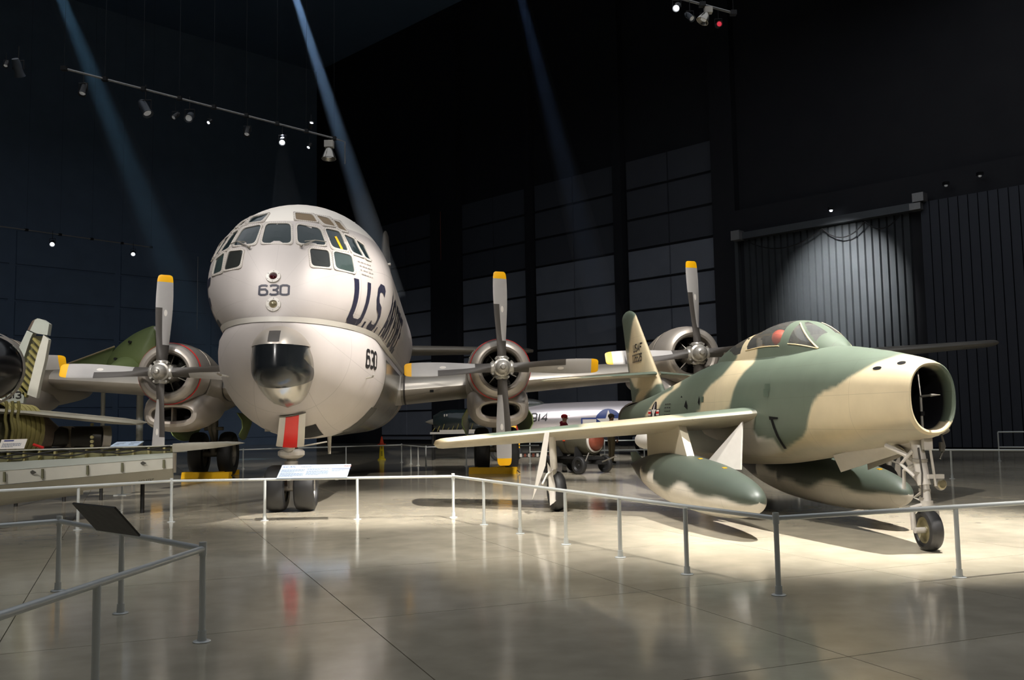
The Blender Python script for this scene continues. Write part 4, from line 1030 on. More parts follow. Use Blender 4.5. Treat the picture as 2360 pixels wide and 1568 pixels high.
# cockpit: tub, seat, orange helmet-like head rest, instrument coaming
t = MB(); t.box((0, 3.6, 2.50), (.44, 1.9, .08)); t.box((0, 4.75, 2.72), (.5, .06, .36)); t.build('cockpit_floor', 'cockpit_dark', fighter)
t = MB(); t.box((0, 4.30, 2.68), (.36, .12, .42)); t.box((0, 4.1, 2.56), (.36, .4, .08)); t.box((-.17, 4.17, 2.66), (.04, .3, .16)); t.box((.17, 4.17, 2.66), (.04, .3, .16)); seat = t.build('ejection_seat', 'cockpit_dark', fighter)
t = MB(); t.ell((-.04, 3.98, 2.83), (.13, .15, .14), 20, 12); lab(t.build('head_rest', 'seat_orange', fighter), 'orange red head rest under the canopy')
t = MB(); t.ell((0, 2.75, 2.62), (.30, .34, .16), 20, 10); t.build('instrument_coaming', 'cockpit_dark', fighter)
t = MB(); t.box((-.1, 4.50, 2.70), (.22, .05, .30)); t.box((-.16, 4.55, 2.74), (.05, .05, .3)); t.build('seat_rails', 'gear_grey', fighter)
# wings
def fw(x):      # x = distance from centreline
    s = (x - .55) / 4.75
    return (3.40 + s * 4.05, lerp(3.2, 1.75, s), 1.66 - .45 * s, lerp(.095, .115, s))
def paint_wing(p):
    x = abs(p.x); le, ch, z, tc = fw(max(.55, x)); up = (p.z - (z - .012)) / (.05 * tc * ch * 5); c = (p.y - le) / ch
    if p.z < z - .085 * c * ch - .004: return GRY
    xx = x + .12 * math.sin(p.y * 2.3); sm = lambda a: max(0, min(1, .5 + (xx - a) / .10))
    k = sm(1.55) * (1 - sm(2.95)) + sm(4.45); w_ = mixc(GRN, TAN, k)
    return mixc(w_, rgb(206, 200, 184), .6) if c < .006 else w_
TN = {-1: FI @ atz(1751, 1159, .50), 1: FI @ atz(2094, 1141, .50)}
print('TANKS', TN, FI @ atz(1440, 1060, .75))
for s_ in (-1, 1):
    mb = MB(); R = []
    NS = 60
    for i in range(NS + 1):
        SPN = 5.3 if s_ < 0 else 4.85; x = lerp(.40, SPN, i / NS); le, ch, z, tc = fw(x)
        if x > SPN - .14: k = max(.45, math.sqrt(max(0, 1 - ((x - SPN + .14) / .15) ** 2))); le += ch * (1 - k) * .5; ch *= k
        R.append([Vector((s_ * p.x, p.y, p.z)) for p in [Vector((x, le + c * ch, z + t * tc * ch - .085 * c * ch)) for c, t in airfoil(22)]])
    mb.rings(R); wg = mb.build('wing', 'camo', fighter, 40); set_paint(wg, paint_wing)
    # root fillet: rounded fairing along the body
    mb = MB(); R = []
    for i in range(24):
        y = 3.45 + 3.7 * i / 23; k = math.sin(PI * min(1, (i + .6) / 23)) ** .6; R.append([Vector((s_ * (.50 + .24 * k * max(0, math.cos(a))), y, 1.50 + (.36 * k) * math.sin(a))) for a in [2 * PI * q / 20 for q in range(20)]])
    mb.rings(R); rf = mb.build('root_fairing', 'camo', fighter, 60); set_paint(rf, lambda p: WHT if p.y < 3.6 and p.z < 1.6 else (GRY if p.z < 1.55 else paint_body(p)))
    # leading-edge landing fence / pylon
    mb = MB(); px_ = abs(TN[s_].x)
    mb.hexa([Vector((s_ * (px_ - .06), y, z)) for y, z in ((3.9, .74), (6.3, .86), (6.3, 1.52), (4.5, 1.52))], [Vector((s_ * (px_ + .06), y, z)) for y, z in ((3.9, .74), (6.3, .86), (6.3, 1.52), (4.5, 1.52))]); mb.build('pylon', 'under_grey', fighter)
    # drop tank
    tk = MB(); N0 = TN[s_]; N1 = N0 + Vector((0, 6.2, .22)); L_ = 6.2; R = []
    prof = [(0, .015), (.004, .075), (.012, .12), (.03, .175), (.07, .245), (.14, .315), (.24, .375), (.34, .40), (.46, .41), (.58, .395), (.70, .33), (.80, .245), (.90, .13), (.96, .06), (1., .012)]
    for i in range(91):
        t_ = (i / 90) ** 1.25; r_ = table(prof, t_)[0]; c = N0.lerp(N1, t_); R.append([c + Vector((r_ * math.cos(2 * PI * k / 48), 0, r_ * math.sin(2 * PI * k / 48))) for k in range(48)])
    tk.rings(R); tko = tk.build('drop_tank', 'camo', fighter, 60)
    def paint_tank(p, N0=N0, N1=N1):
        t_ = (p.y - N0.y) / L_; c = lerp(N0.z, N1.z, t_); r_ = max(.02, table(prof, max(0, min(1, t_)))[0]); v = (p.z - c) / r_
        line = -.12 + .30 * math.sin(p.y * 3.1 + .6) * math.sin(p.y * 1.3) + (.35 if t_ > .55 else 0) - (.9 if t_ > .72 else 0)
        return mixc(WHT, rgb(60, 68, 60) if t_ < .66 else rgb(34, 36, 34), max(0, min(1, .5 + (v - line) * 5)))
    set_paint(tko, paint_tank); lab(tko, 'green and white drop tank under the wing')
    for yy in (2.6, 3.6):
        mb = MB(); mb.box((N0.x - .02, yy, lerp(N0.z, N1.z, (yy - N0.y) / L_) + table(prof, (yy - N0.y) / L_)[0] - .004), (.05, .08, .02)); mb.build('tank_stencil', 'yellow_paint', tko)
    # tank tail fin
    mb = MB(); mb.prism([(N0.x - .01, N0.y + 5.3, .8), (N0.x - .01, N0.y + 6.1, .76), (N0.x - .01, N0.y + 6.2, .95), (N0.x - .01, N0.y + 5.8, .98)], (1, 0, 0), .02); mb.build('tank_fin', 'camo_green', tko)
    # speed-brake-like white door under the body
    mb = MB(); mb.prism([(s_ * .86, 3.95, 1.45), (s_ * 1.15, 4.9, .62), (s_ * 1.02, 3.98, .62)], (0, .0, 1), .001)
    mb = MB(); a = [Vector((s_ * .82, 3.7, 1.52)), Vector((s_ * .93, 3.55, .80)), Vector((s_ * 1.28, 4.3, .80))]
    mb.prism(a, (s_ * .03, -.02, 0), 1.); mb.build('gear_bay_door', 'gear_white', fighter)
# fin
def paint_fin(p):
    q = topix(FM @ p); P = [(1470, 715), (1459, 739), (1455, 760), (1451, 790), (1449, 830), (1452, 870), (1462, 893), (1476, 898), (1466, 915), (1461, 935), (1478, 928), (1492, 905), (1512, 886), (1540, 880), (1540, 800), (1500, 715)]
    return mixc(GRN, TAN, max(0, min(1, .5 + sdist(q[0], q[1], P) / 3)))
mb = MB(); R = []
for i in range(61):
    s_ = i / 60; z = 2.0 + s_ * 2.36; le = lerp(10.15, 12.75, s_); ch = lerp(2.95, 1.2, s_)
    if s_ > .92: k = math.sqrt(max(.02, 1 - ((s_ - .92) / .085) ** 2)); le += ch * (1 - k) * .45; ch *= k
    R.append([Vector((t * .10 * ch, le + c * ch, z)) for c, t in airfoil(20)])
mb.rings(R); fin = mb.build('tail_fin', 'camo', fighter, 40); set_paint(fin, paint_fin)
FNB = BVHTree.FromPolygons([tuple(v) for v in mb.v], mb.f)
def fin_fn(y0, z0):
    def fn(u, v):
        h_ = FNB.ray_cast(Vector((-2, y0 - u - (0.6) * 0, z0 + v)), Vector((1, 0, 0)))
        return h_[0] + Vector((-.006, 0, 0)) if h_[0] is not None else None
    return fn
for text, px, py, hh in (('USAF', 1460, 814, .21), ('026526', 1457, 838, .21)):
    a = f_atx(px, py, -.08); letters(text, hh, .036, 1.0 if text == 'USAF' else .82, 1.5, fin_fn(a.y, a.z), 'letter_black', fin, .06)
# tailplane
for s_ in (-1, 1):
    mb = MB(); R = []
    for i in range(21):
        t_ = i / 20; x = lerp(.05, 2.35, t_); le = 10.7 + t_ * 1.9; ch = lerp(1.5, .85, t_)
        if t_ > .9: k = math.sqrt(max(.05, 1 - ((t_ - .9) / .105) ** 2)); le += ch * (1 - k) * .5; ch *= k
        R.append([Vector((s_ * x, le + c * ch, 2.62 - .05 * t_ + t * .09 * ch)) for c, t in airfoil(14)])
    mb.rings(R); tp = mb.build('tailplane', 'camo', fighter, 40); set_paint(tp, lambda p: GRY if p.z < 2.60 else (GRN if p.y < 12 else TAN))
mb = MB(); mb.lathe([(.39, 0), (.41, .15), (.38, .35), (.33, .36), (.30, 0)], (0, 12.75, 1.6), (0, 1, 0), 32); mb.build('tailpipe', 'burnt_metal', fighter)
# insignia and stencils on the body side
a = f_hit(1507, 952); 
def side(y0, z0, off=.008):
    return lambda u, v: f_dir((-3, y0 - u, z0 + v), (1, 0, 0), off)
if a is None: a = Vector((-.5, 10.2, 1.75))
RY0, RZ0 = a.y, a.z
def disc(r, n=28): return [(r * math.cos(2 * PI * k / n), r * math.sin(2 * PI * k / n)) for k in range(n)]
def flat_on(fn, polys, name, m):
    mb = MB()
    for P in polys:
        mb.add(*lay(fn, P))
    return mb.build(name, m, fighter)
k = .24
flat_on(side(RY0, RZ0, .006), [disc(k), [(-.98 * k * 1.05, -.32 * k), (.98 * k * 1.05, -.32 * k), (.98 * k * 1.05, .30 * k), (-.98 * k * 1.05, .30 * k)], [(-2.05 * k, -.31 * k), (2.05 * k, -.31 * k), (2.05 * k, .31 * k), (-2.05 * k, .31 * k)]], 'insignia_field', 'letter_black')
flat_on(side(RY0, RZ0, .010), [[(s_ * .96 * k, -.24 * k), (s_ * 1.95 * k, -.24 * k), (s_ * 1.95 * k, .24 * k), (s_ * .96 * k, .24 * k)] for s_ in (-1, 1)], 'insignia_bars', 'white_paint')
flat_on(side(RY0, RZ0, .013), [[(s_ * .96 * k, -.08 * k), (s_ * 1.95 * k, -.08 * k), (s_ * 1.95 * k, .09 * k), (s_ * .96 * k, .09 * k)] for s_ in (-1, 1)], 'insignia_stripe', 'red_paint')
star = [((.92 if i % 2 == 0 else .36) * k * math.sin(i * PI / 5), (.92 if i % 2 == 0 else .36) * k * math.cos(i * PI / 5)) for i in range(10)]
flat_on(side(RY0, RZ0, .012), [star], 'insignia_star', 'white_paint')
q = []
for r in range(5):
    for kk in range(3): q.append((Vector((kk * .16, -r * .07)), Vector((kk * .16 + .12, -r * .07)), Vector((kk * .16 + .12, -r * .07 + .02)), Vector((kk * .16, -r * .07 + .02))))
a = f_hit(1532, 945)
if a: decal_quads(q, side(a.y, a.z + .1), 'stencil_notes', 'letter_black', fighter)
for px, py, w_, h_ in ((1583, 937, .15, .12), (1612, 928, .07, .12), (1572, 916, .08, .03)):
    a = f_hit(px, py)
    if a: flat_on(side(a.y, a.z, .008), [[(-w_, 0), (w_ * .3, -h_ / 2), (w_ * .4, h_ * .1), (-w_ * .4, h_)]], 'open_vent', 'dark_hole')
for px, py in ((1619, 921),):
    a = f_hit(px, py)
    if a: flat_on(side(a.y, a.z, .008), [[(-.05, -.05), (.07, -.05), (.07, .05), (-.05, .05)]], 'access_panel', 'camo_green')
# open slot on the body side (scoop door)
pts = [(1775, 962), (1782, 985), (1790, 1005), (1800, 1022), (1808, 1034)]
vs = [f_hit(*p, .008) for p in pts] + [f_hit(p[0] + 6, p[1], .008) for p in reversed(pts)]
if all(v is not None for v in vs):
    mb = MB(); n = len(pts); mb.add(vs, [(i, i + 1, 2 * n - 2 - i, 2 * n - 1 - i) for i in range(n - 1)]); mb.build('scoop_slot', 'dark_hole', fighter)
    vs = [f_hit(*p, .008) for p in ((1773, 960), (1794, 962), (1794, 966), (1774, 968))]; mb = MB(); mb.add(vs, [(0, 1, 2, 3)]); mb.build('scoop_slot', 'dark_hole', fighter)
for px, py in ((1769, 894), (1766, 906)):
    vs = [f_hit(px + dx, py + dy, .006) for dx, dy in ((-6, -9), (6, -9), (6, 9), (-6, 9))]; mb = MB(); mb.add(vs, [(0, 1, 2, 3)]); mb.build('recessed_panel', 'camo_green', fighter)
# nose gear
nw = FI @ atz(2142, 1270, 0.); nx, ny = nw.x, nw.y
RN = .24
g = MB()
g.path([(nx - .02, ny + .16, 1.45), (nx, ny + .03, .76)], .075, 16); g.path([(nx, ny + .03, .8), (nx, ny, .56)], .052, 14); g.path([(nx, ny + .0, .58), (nx, ny - .0, .50)], .07, 14)
g.path([(nx, ny + .0, .54), (nx - .15, ny + .06, .50), (nx - .15, ny + .05, RN)], .032, 10); g.path([(nx, ny, .54), (nx + .15, ny + .06, .50), (nx + .15, ny + .05, RN)], .032, 10); g.path([(nx - .17, ny, RN), (nx + .17, ny, RN)], .035, 10)
g.path([(nx, ny + .06, .98), (nx - .04, ny + .75, 1.28)], .035, 10); g.path([(nx, ny + .03, .70), (nx - .02, ny + .22, .60), (nx, ny + .03, .56)], .02, 8); g.path([(nx - .02, ny + .1, 1.02), (nx - .10, ny + .28, .92), (nx - .1, ny + .3, .7)], .022, 8)
gr = lab(g.build('nose_gear', 'gear_white', fighter), 'white nose gear leg with fork')
t = MB(); tire(t, RN, .165, (nx, ny, RN), (math.cos(-.06), math.sin(-.06), 0), 44, .64); t.build('tire', 'rubber', gr)
t = MB(); rim_(t, RN * .64, .15, (nx, ny, RN), (math.cos(-.06), math.sin(-.06), 0)); t.build('wheel_rim', 'rim_tan', gr)
t = MB(); t.lathe([(.001, 0), (.06, .0), (.075, .03), (.06, .09), (.02, .11)], (nx + .17, ny - .06, .77), (0, 1, .0), 18, True); t.build('taxi_lamp', 'hub_metal', gr)
t = MB(); t.box((nx + .11, ny - .02, .86), (.2, .06, .05)); t.build('lamp_bracket', 'gear_white', gr)
t = MB(); t.box((nx + .03, ny - .02, 1.26), (.11, .06, .17)); t.path([(nx + .06, ny - .03, 1.2), (nx + .10, ny - .04, .75)], .016, 8); t.build('link_rod', 'gear_white', gr)
t = MB(); t.path([(nx + .18, ny + .1, 1.36), (nx + .30, ny + .1, 1.34), (nx + .33, ny + .1, 1.2), (nx + .26, ny + .1, 1.06)], .014, 8); t.box((nx + .28, ny + .08, 1.2), (.05, .04, .11)); t.build('steering_handle', 'sign_back', gr)
t = MB(); t.path([(nx - .05, ny + .03, 1.2), (nx - .05, ny - .02, .9), (nx - .06, ny + .0, .62)], .010, 6); t.path([(nx + .05, ny + .05, 1.1), (nx + .12, ny + .14, .8), (nx + .06, ny + .05, .6)], .009, 6); t.build('brake_hoses', 'boot_black', gr)
t = MB(); t.lathe([(.001, -.012), (.045, -.01), (.058, .0)], (nx + .17, ny - .06, .77), (0, 1, 0), 16); t.build('lamp_lens', 'clear_lens', gr)
for zz, rr in ((1.05, .088), (.90, .086), (.70, .066), (.60, .066)):
    t = MB(); t.lathe([(rr - .02, -.02), (rr, -.018), (rr, .018), (rr - .02, .02)], (nx - .01 * (zz > .8), ny + .05 * (zz > .8) + .03, zz), (0, -.1, 1), 18); t.build('clamp_ring', 'gear_grey', gr)
t = MB(); t.path([(nx - .09, ny + .1, 1.16), (nx - .17, ny + .22, 1.0), (nx - .09, ny + .08, .86)], .024, 8); t.path([(nx - .12, ny + .15, 1.1), (nx - .22, ny + .45, 1.22)], .03, 10); t.build('retract_jack', 'gear_white', gr)
# nose gear doors
t = MB(); A = [f_at(1920, 1050, 2.15), f_at(2090, 1007, .55), f_at(2102, 1037, .55), f_at(1938, 1089, 2.15)]
t.prism(A, (.035, 0, .01), 1.); lab(t.build('gear_door', 'gear_white', fighter), 'long white nose gear door')
t = MB(); A = [f_at(1998, 1062, 1.9), f_at(2095, 1030, .75), f_at(2098, 1044, .75), f_at(2000, 1084, 1.9)]
t.prism(A, (.035, 0, .01), 1.); t.build('gear_door', 'gear_grey', fighter)
# main gear
mw = FI @ atz(1284, 1178, 0.)
for s_ in (1, -1):
    gx, gy = s_ * mw.x, mw.y; o_ = -1 if gx < 0 else 1; gx -= .36 if gx > 0 else 0; RG = .345; _, _, zw, _ = fw(abs(gx))
    g = MB(); g.path([(gx + o_ * .12, gy - .25, zw), (gx + o_ * .06, gy - .12, .75)], .065, 16); g.path([(gx + o_ * .06, gy - .12, .78), (gx + o_ * .05, gy - .05, .50)], .048, 14); g.path([(gx + o_ * .05, gy - .06, .55), (gx + o_ * .12, gy, RG)], .045, 10); g.path([(gx - o_ * .06, gy, RG), (gx + o_ * .14, gy, RG)], .04, 10)
    mg = lab(g.build('main_gear', 'gear_white', fighter), 'white main gear leg')
    t = MB(); tire(t, RG, .20, (gx, gy, RG), (math.cos(.12), math.sin(.12), 0), 44, .62); t.build('tire', 'rubber', mg)
    t = MB(); rim_(t, RG * .62, .18, (gx, gy, RG), (math.cos(.12), math.sin(.12), 0)); t.build('wheel_rim', 'gear_grey', mg)
    t = MB(); t.prism([(gx + o_ * .20, gy - .22, .86), (gx + o_ * .12, gy - .20, .72), (gx + o_ * .03, gy - .22, .30), (gx + o_ * .06, gy - .24, .20), (gx + o_ * .17, gy - .24, .12)], (0, -.025, 0), 1.); t.build('wheel_door', 'gear_white', mg)
    t = MB(); t.prism([(gx + o_ * .20, gy - .50, zw - .02), (gx + o_ * .29, gy - .55, zw - .02), (gx + o_ * .50, gy - .60, .42), (gx + o_ * .53, gy - .58, .26), (gx + o_ * .43, gy - .52, .45), (gx + o_ * .28, gy - .5, .82)], (0, .03, 0), 1.); lo_ = t.build('leg_door', 'gear_white', mg); lo_.location.x = -.16 if gx > 0 else 0
    t = MB(); t.path([(gx + o_ * .07, gy - .16, .74), (gx + o_ * .22, gy - .3, .66), (gx + o_ * .33, gy - .42, .5)], .018, 8); t.build('door_rod', 'gear_white', mg)
# small white scoop/fuel-probe fairing under wing root rear
mb = MB(); mb.ell((-.95, 8.6, 1.15), (.2, .55, .18), 18, 10); mb.build('rear_fairing', 'gear_white', fighter)
# ------------------------------------------------------------------ guard rails
RZ_ = .682; PR = .0235
def railing(pts, posts, label, name='guard_rail', rz=RZ_, mid=None, pr=PR, m='galvanised'):
    """pts: corner points of the rail; posts: floor points"""
    root = tag(empty(name, (posts[0][0], posts[0][1], 0)), label, 'railing'); off = Vector((posts[0][0], posts[0][1], 0))
    for z in ([rz] + ([mid] if mid else [])):
        for a, b in zip(pts[:-1], pts[1:]):
            mb = MB(); A = Vector((a[0], a[1], z)) - off; B = Vector((b[0], b[1], z)) - off; mb.path([A, B], pr, 14); mb.build('rail', m, root)
    corners = [Vector((p[0], p[1])) for p in pts]
    pb = MB(); pb.path([(0, 0, .004), (0, 0, rz - pr * .4)], pr, 14); post0 = pb.build('post', m, root)
    sb_ = MB(); sb_.path([(0, 0, .01), (0, 0, .085)], [pr * 1.42, pr * 1.3], 14); sb_.build('post_socket', m, post0)
    fl = MB(); fl.lathe([(.002, .012), (.058, .012), (.066, .007), (.066, 0.001)], (0, 0, 0), (0, 0, 1), 20); fl.build('floor_flange', m, post0)
    for i, p in enumerate(posts):
        o = post0 if i == 0 else inst(post0, root); o.location = Vector((p[0], p[1], 0)) - off
        if any((Vector((p[0], p[1])) - c).length < .05 for c in corners[1:-1]):
            cb = MB(); cb.path([(0, 0, rz - .05), (0, 0, rz + .05)], pr * 1.25, 14, True); c_ = cb.build('corner_fitting', m, root); c_.location = o.location
    return root
PA = [(-6.87, 14.84), (-5.76, 15.82), (-4.19, 15.81), (-2.63, 15.75), (-1.03, 15.81), (-.48, 14.6), (.07, 13.38), (.65, 12.15), (1.21, 10.95), (1.75, 9.71), (2.35, 8.52), (4.32, 9.26), (6.25, 9.98)]
front_rail = railing([(-9.2, 12.7), (-5.76, 15.82), (-1.03, 15.81), (2.35, 8.52), (7.5, 10.44)], [(-8.2, 13.6)] + PA, 'long silver pipe guard rail zigzagging in front of both aircraft')
near_rail = railing([(-6.9, 7.2), (-4.52, 9.37), (-2.34, 7.09), (-2.62, 3.9)], [(-5.9, 8.1), (-4.52, 9.37), (-3.41, 8.20), (-2.34, 7.09), (-2.47, 5.6)], 'silver pipe guard rail nearest the viewer with a dark panel on it')
# farther rails, behind the tanker
railing([(-15, 30.5), (-9.89, 34.3), (-4.5, 37.6), (-3.15, 33.6), (0.9, 33.4)], [(-13, 32.0), (-9.89, 34.3), (-6.5, 36.37), (-4.5, 37.6), (-3.95, 36.0), (-3.55, 34.8), (-3.15, 33.6), (-1.7, 33.5), (-.2, 33.45)], 'far guard rail passing behind the tanker nose wheel', rz=.70)
railing([(7.0, 25.6), (12.6, 21.7), (16.5, 18.9)], [(7.6, 25.2), (9.1, 24.15), (10.7, 23.02), (12.6, 21.7), (14.5, 20.3)], 'guard rail behind the fighter nose wheel at the dark wall', rz=.70)
railing([(16.0, 31.0), (17.6, 29.9), (24, 25)], [(16.0, 31.0), (17.6, 29.9), (19.6, 28.4)], 'far guard rail in the dark beyond the wing tip', rz=.95, mid=.45)
railing([(.6, 35.0), (3.4, 35.2), (9.4, 35.6)], [(.6, 35.0), (2.0, 35.1), (3.4, 35.2), (4.9, 35.3), (6.4, 35.4)], 'two-bar guard rail in front of the silver jet', rz=.78, mid=.42)
# ------------------------------------------------------------------ information panels
def text_mesh(s, size, name, m, parent, M, ext=0.0005):
    cu = bpy.data.curves.new(name, 'FONT'); cu.body = s; cu.size = size; cu.extrude = ext
    o = bpy.data.objects.new(name, cu); COL.objects.link(o); bpy.context.view_layer.update()
    me = bpy.data.meshes.new_from_object(o.evaluated_get(bpy.context.evaluated_depsgraph_get())); bpy.data.objects.remove(o)
    o = bpy.data.objects.new(name, me); COL.objects.link(o); me.materials.append(MATS[m]); o.parent = parent; o.matrix_local = M; return o
def frame_of(bl, br, tl):
    ux = (br - bl).normalized(); vy = (tl - bl); vy = (vy - ux * vy.dot(ux)).normalized(); n_ = ux.cross(vy)
    M = Matrix((ux, vy, n_)).transposed().to_4x4(); M.translation = bl; return M
def panel(name, bl, br, tl, label, m='panel_blue', th=.018):
    w_ = (br - bl).length; M = frame_of(bl, br, tl); h_ = (M.inverted() @ tl).y
    mb = MB(); mb.box((w_ / 2, h_ / 2, -th / 2), (w_, h_, th)); o = mb.build(name, m); o.matrix_world = M; tag(o, label, 'sign'); return o, w_, h_
def lines(o, x0, x1, y0, y1, n, m='ink_grey', name='text_lines'):
    mb = MB(); random.seed(int(x0 * 1000))
    for i in range(n):
        y = lerp(y1, y0, (i + .5) / n); b = x1 if i < n - 1 else lerp(x0, x1, .6); hh = (y1 - y0) / n * .28; x = x0
        while x < b - .004:
            L_ = min(random.uniform(.015, .05), b - x); mb.add([(x, y - hh, .0012), (x + L_, y - hh, .0012), (x + L_, y + hh, .0012), (x, y + hh, .0012)], [(0, 1, 2, 3)]); x += L_ + .006
    p = mb.build(name, m, o); return p
bl, br = atz(637, 1103, .712), atz(799, 1100.5, .712); tl = bl + Vector((-.05, .36, .20))
sg, w_, h_ = panel('display_sign', bl, br, tl, 'pale blue KC-97L information sign on the guard rail under the tanker nose')
text_mesh('KC-97L', h_ * .17, 'title', 'ink_navy', sg, T(.03, h_ * .79, .001)); lines(sg, .03 + h_ * .75, .03 + h_ * 1.5, h_ * .80, h_ * .88, 1, 'ink_grey', 'subtitle')
lines(sg, .03, .42, h_ * .42, h_ * .66, 4); lines(sg, .03, .42, h_ * .10, h_ * .38, 5); lines(sg, .46, .83, h_ * .58, h_ * .70, 2); lines(sg, .46, .83, h_ * .2, h_ * .54, 6); lines(sg, .88, 1.10, h_ * .46, h_ * .58, 2)
mb = MB(); mb.box((1.03, h_ * .65, .001), (.32, .012, .001)); mb.build('blue_rule', 'ink_navy', sg)
mb = MB(); mb.prism([(1.05, h_ * .84, .001), (1.08, h_ * .92, .001), (1.10, h_ * .86, .001), (1.12, h_ * .92, .001), (1.14, h_ * .86, .001), (1.16, h_ * .92, .001), (1.19, h_ * .84, .001), (1.12, h_ * .80, .001)], (0, 0, 1), .001); lab(mb.build('emblem', 'ink_red', sg), 'small red winged emblem')
for x in (.2, 1.0):
    mb = MB(); mb.box((x, .03, -.03), (.05, .06, .04)); mb.build('clamp', 'galvanised', sg)
# the panel seen from behind on the near rail
A_, B_ = atz(222, 1223, .712), atz(321, 1237, .712)
sg2, w2, h2_ = panel('display_sign', A_, B_, A_ + Vector((-.155, -.149, .245)), 'dark grey back of a tilted information sign on the near guard rail', 'sign_back', .016)
for x in (.12, .5):
    mb = MB(); mb.box((x, .03, -.03), (.04, .06, .04)); mb.build('clamp', 'galvanised', sg2)
# ------------------------------------------------------------------ cutaway jet at the left edge
cut = tag(empty('cutaway_jet', (-11.2, 17.5, 0)), 'cutaway grey jet with open ribbed tail fin and stripped wing edge', 'aircraft'); CO = Vector((-11.2, 17.5, 0))
def C(px, py, Y): return at(px, py, Y) - CO
def cquad(name, m, pts, th=(0, .05, 0), parent=cut):
    mb = MB(); mb.prism(pts, th, 1.); return mb.build(name, m, parent)
def wl(px):       # distance of the wing's front face along the picture
    return lerp(14.6, 17.2, px / 400.)
# wing: lower skin, slat, spar cap with open bay, top skin
def wstrip(name, m, y0, y1, dy0=0., dy1=0., x0=-60, x1=398, th=.06, n=12, parent=cut):
    mb = MB(); A, B = [], []
    for i in range(n + 1):
        px = lerp(x0, x1, i / n); A.append(C(px, y0(px), wl(px) + dy0)); B.append(C(px, y1(px), wl(px) + dy1))
    k = Vector((0, th, 0)); vs = A + B + [p + k for p in A] + [p + k for p in B]; N = n + 1; fs = []
    for i in range(n):
        fs += [(i, i + 1, N + i + 1, N + i), (2 * N + i, 3 * N + i, 3 * N + i + 1, 2 * N + i + 1), (i, 2 * N + i, 2 * N + i + 1, i + 1), (N + i, N + i + 1, 3 * N + i + 1, 3 * N + i)]
    fs += [(0, N, 3 * N, 2 * N), (n, 2 * N + n, 3 * N + n, N + n)]; mb.add(vs, fs); return mb.build(name, m, parent)
L_ = lambda a, b: (lambda px: lerp(a, b, px / 400.))
wing_ = wstrip('lower_skin', 'slat_grey', L_(1119, 1080), L_(1152, 1108), .0, .28, th=.04)
wstrip('slat_tracks', 'slat_grey', L_(1085, 1054), L_(1118, 1080), .04, .0, th=.05)
wstrip('upper_slat', 'fin_grey', L_(1066, 1044), L_(1086, 1055), .10, .03, th=.05)
wstrip('spar_bay', 'bay_green', L_(1040, 1028), L_(1067, 1044), .25, .2, th=.03)
wstrip('upper_skin', 'slat_grey', L_(1038, 1026), L_(1041, 1029), .9, .16, th=.02)
wstrip('under_panel', 'slat_grey', L_(1152, 1108), L_(1166, 1112), .28, 1.2, x1=190, th=.03)
for px in (9, 97, 201, 281, 377):
    mb = MB(); mb.prism([C(px - 2.2, L_(1089, 1058)(px), wl(px) - .01), C(px + 2.2, L_(1089, 1058)(px), wl(px) - .01), C(px + 2.6, L_(1112, 1077)(px), wl(px) - .03), C(px - 2.6, L_(1112, 1077)(px), wl(px) - .03)], (0, .03, 0), 1.); mb.build('slat_track', 'primer_dark', cut)
for k in range(11):
    px = 15 + k * 36; mb = MB(); y0, y1 = L_(1041, 1029)(px), L_(1066, 1044)(px)
    mb.prism([C(px, y0, wl(px) + .2), C(px + 5, y0, wl(px) + .2), C(px + 6, y1, wl(px) + .15), C(px + 1, y1, wl(px) + .15)], (0, .06, 0), 1.); mb.build('wing_rib', 'chromate', cut)
mb = MB()
for a in range(3):
    pts = [C(px, L_(1056 - 5 * a, 1036 - 2 * a)(px) + 3.5 * math.sin(px * .05 + a * 2), wl(px) + .06) for px in range(0, 400, 14)]; mb.path(pts, .012, 5)
mb.build('wing_plumbing', 'cart_dark', cut)
cquad('end_rib', 'gear_white', [C(398, 1044, 17.2), C(405, 1044, 17.6), C(404, 1090, 17.5), C(400, 1090, 17.2)])
mb = MB(); R = []
for px, yt, yb, dd in ((398, 1023, 1043, 17.3), (440, 1022, 1039, 17.8), (490, 1020, 1034, 18.3), (520, 1021, 1030, 18.6), (536, 1024, 1027, 18.8)):
    a, b = C(px, yt, dd), C(px, yb, dd); R.append([a, a.lerp(b, .4) + Vector((0, -.03, 0)), b, b + Vector((0, .8, 0.02)), a + Vector((0, .9, 0)), ])
mb.rings(R); mb.build('wing_tip', 'slat_grey', cut)
p = C(318, 1111, wl(318) - .02); fr_ = frame_of(C(315, 1112, wl(315) + .03), C(345, 1108, wl(345) + .03), C(315, 1100, wl(315) - .06)); text_mesh('NO STEP', .075, 'no_step', 'letter_black', cut, fr_ @ T(0, .02, .03))
# shield and winged badges
for px, py in ((76, 1089), (330, 1068)):
    mb = MB(); c = C(px, py, wl(px) - .0); mb.prism([c + Vector((-.06, -.01, 0)), c + Vector((0, -.02, .035)), c + Vector((.06, -.01, 0)), c + Vector((0, -.01, -.035))], (0, .01, 0), 1.); mb.build('small_stencil', 'sign_back', cut)
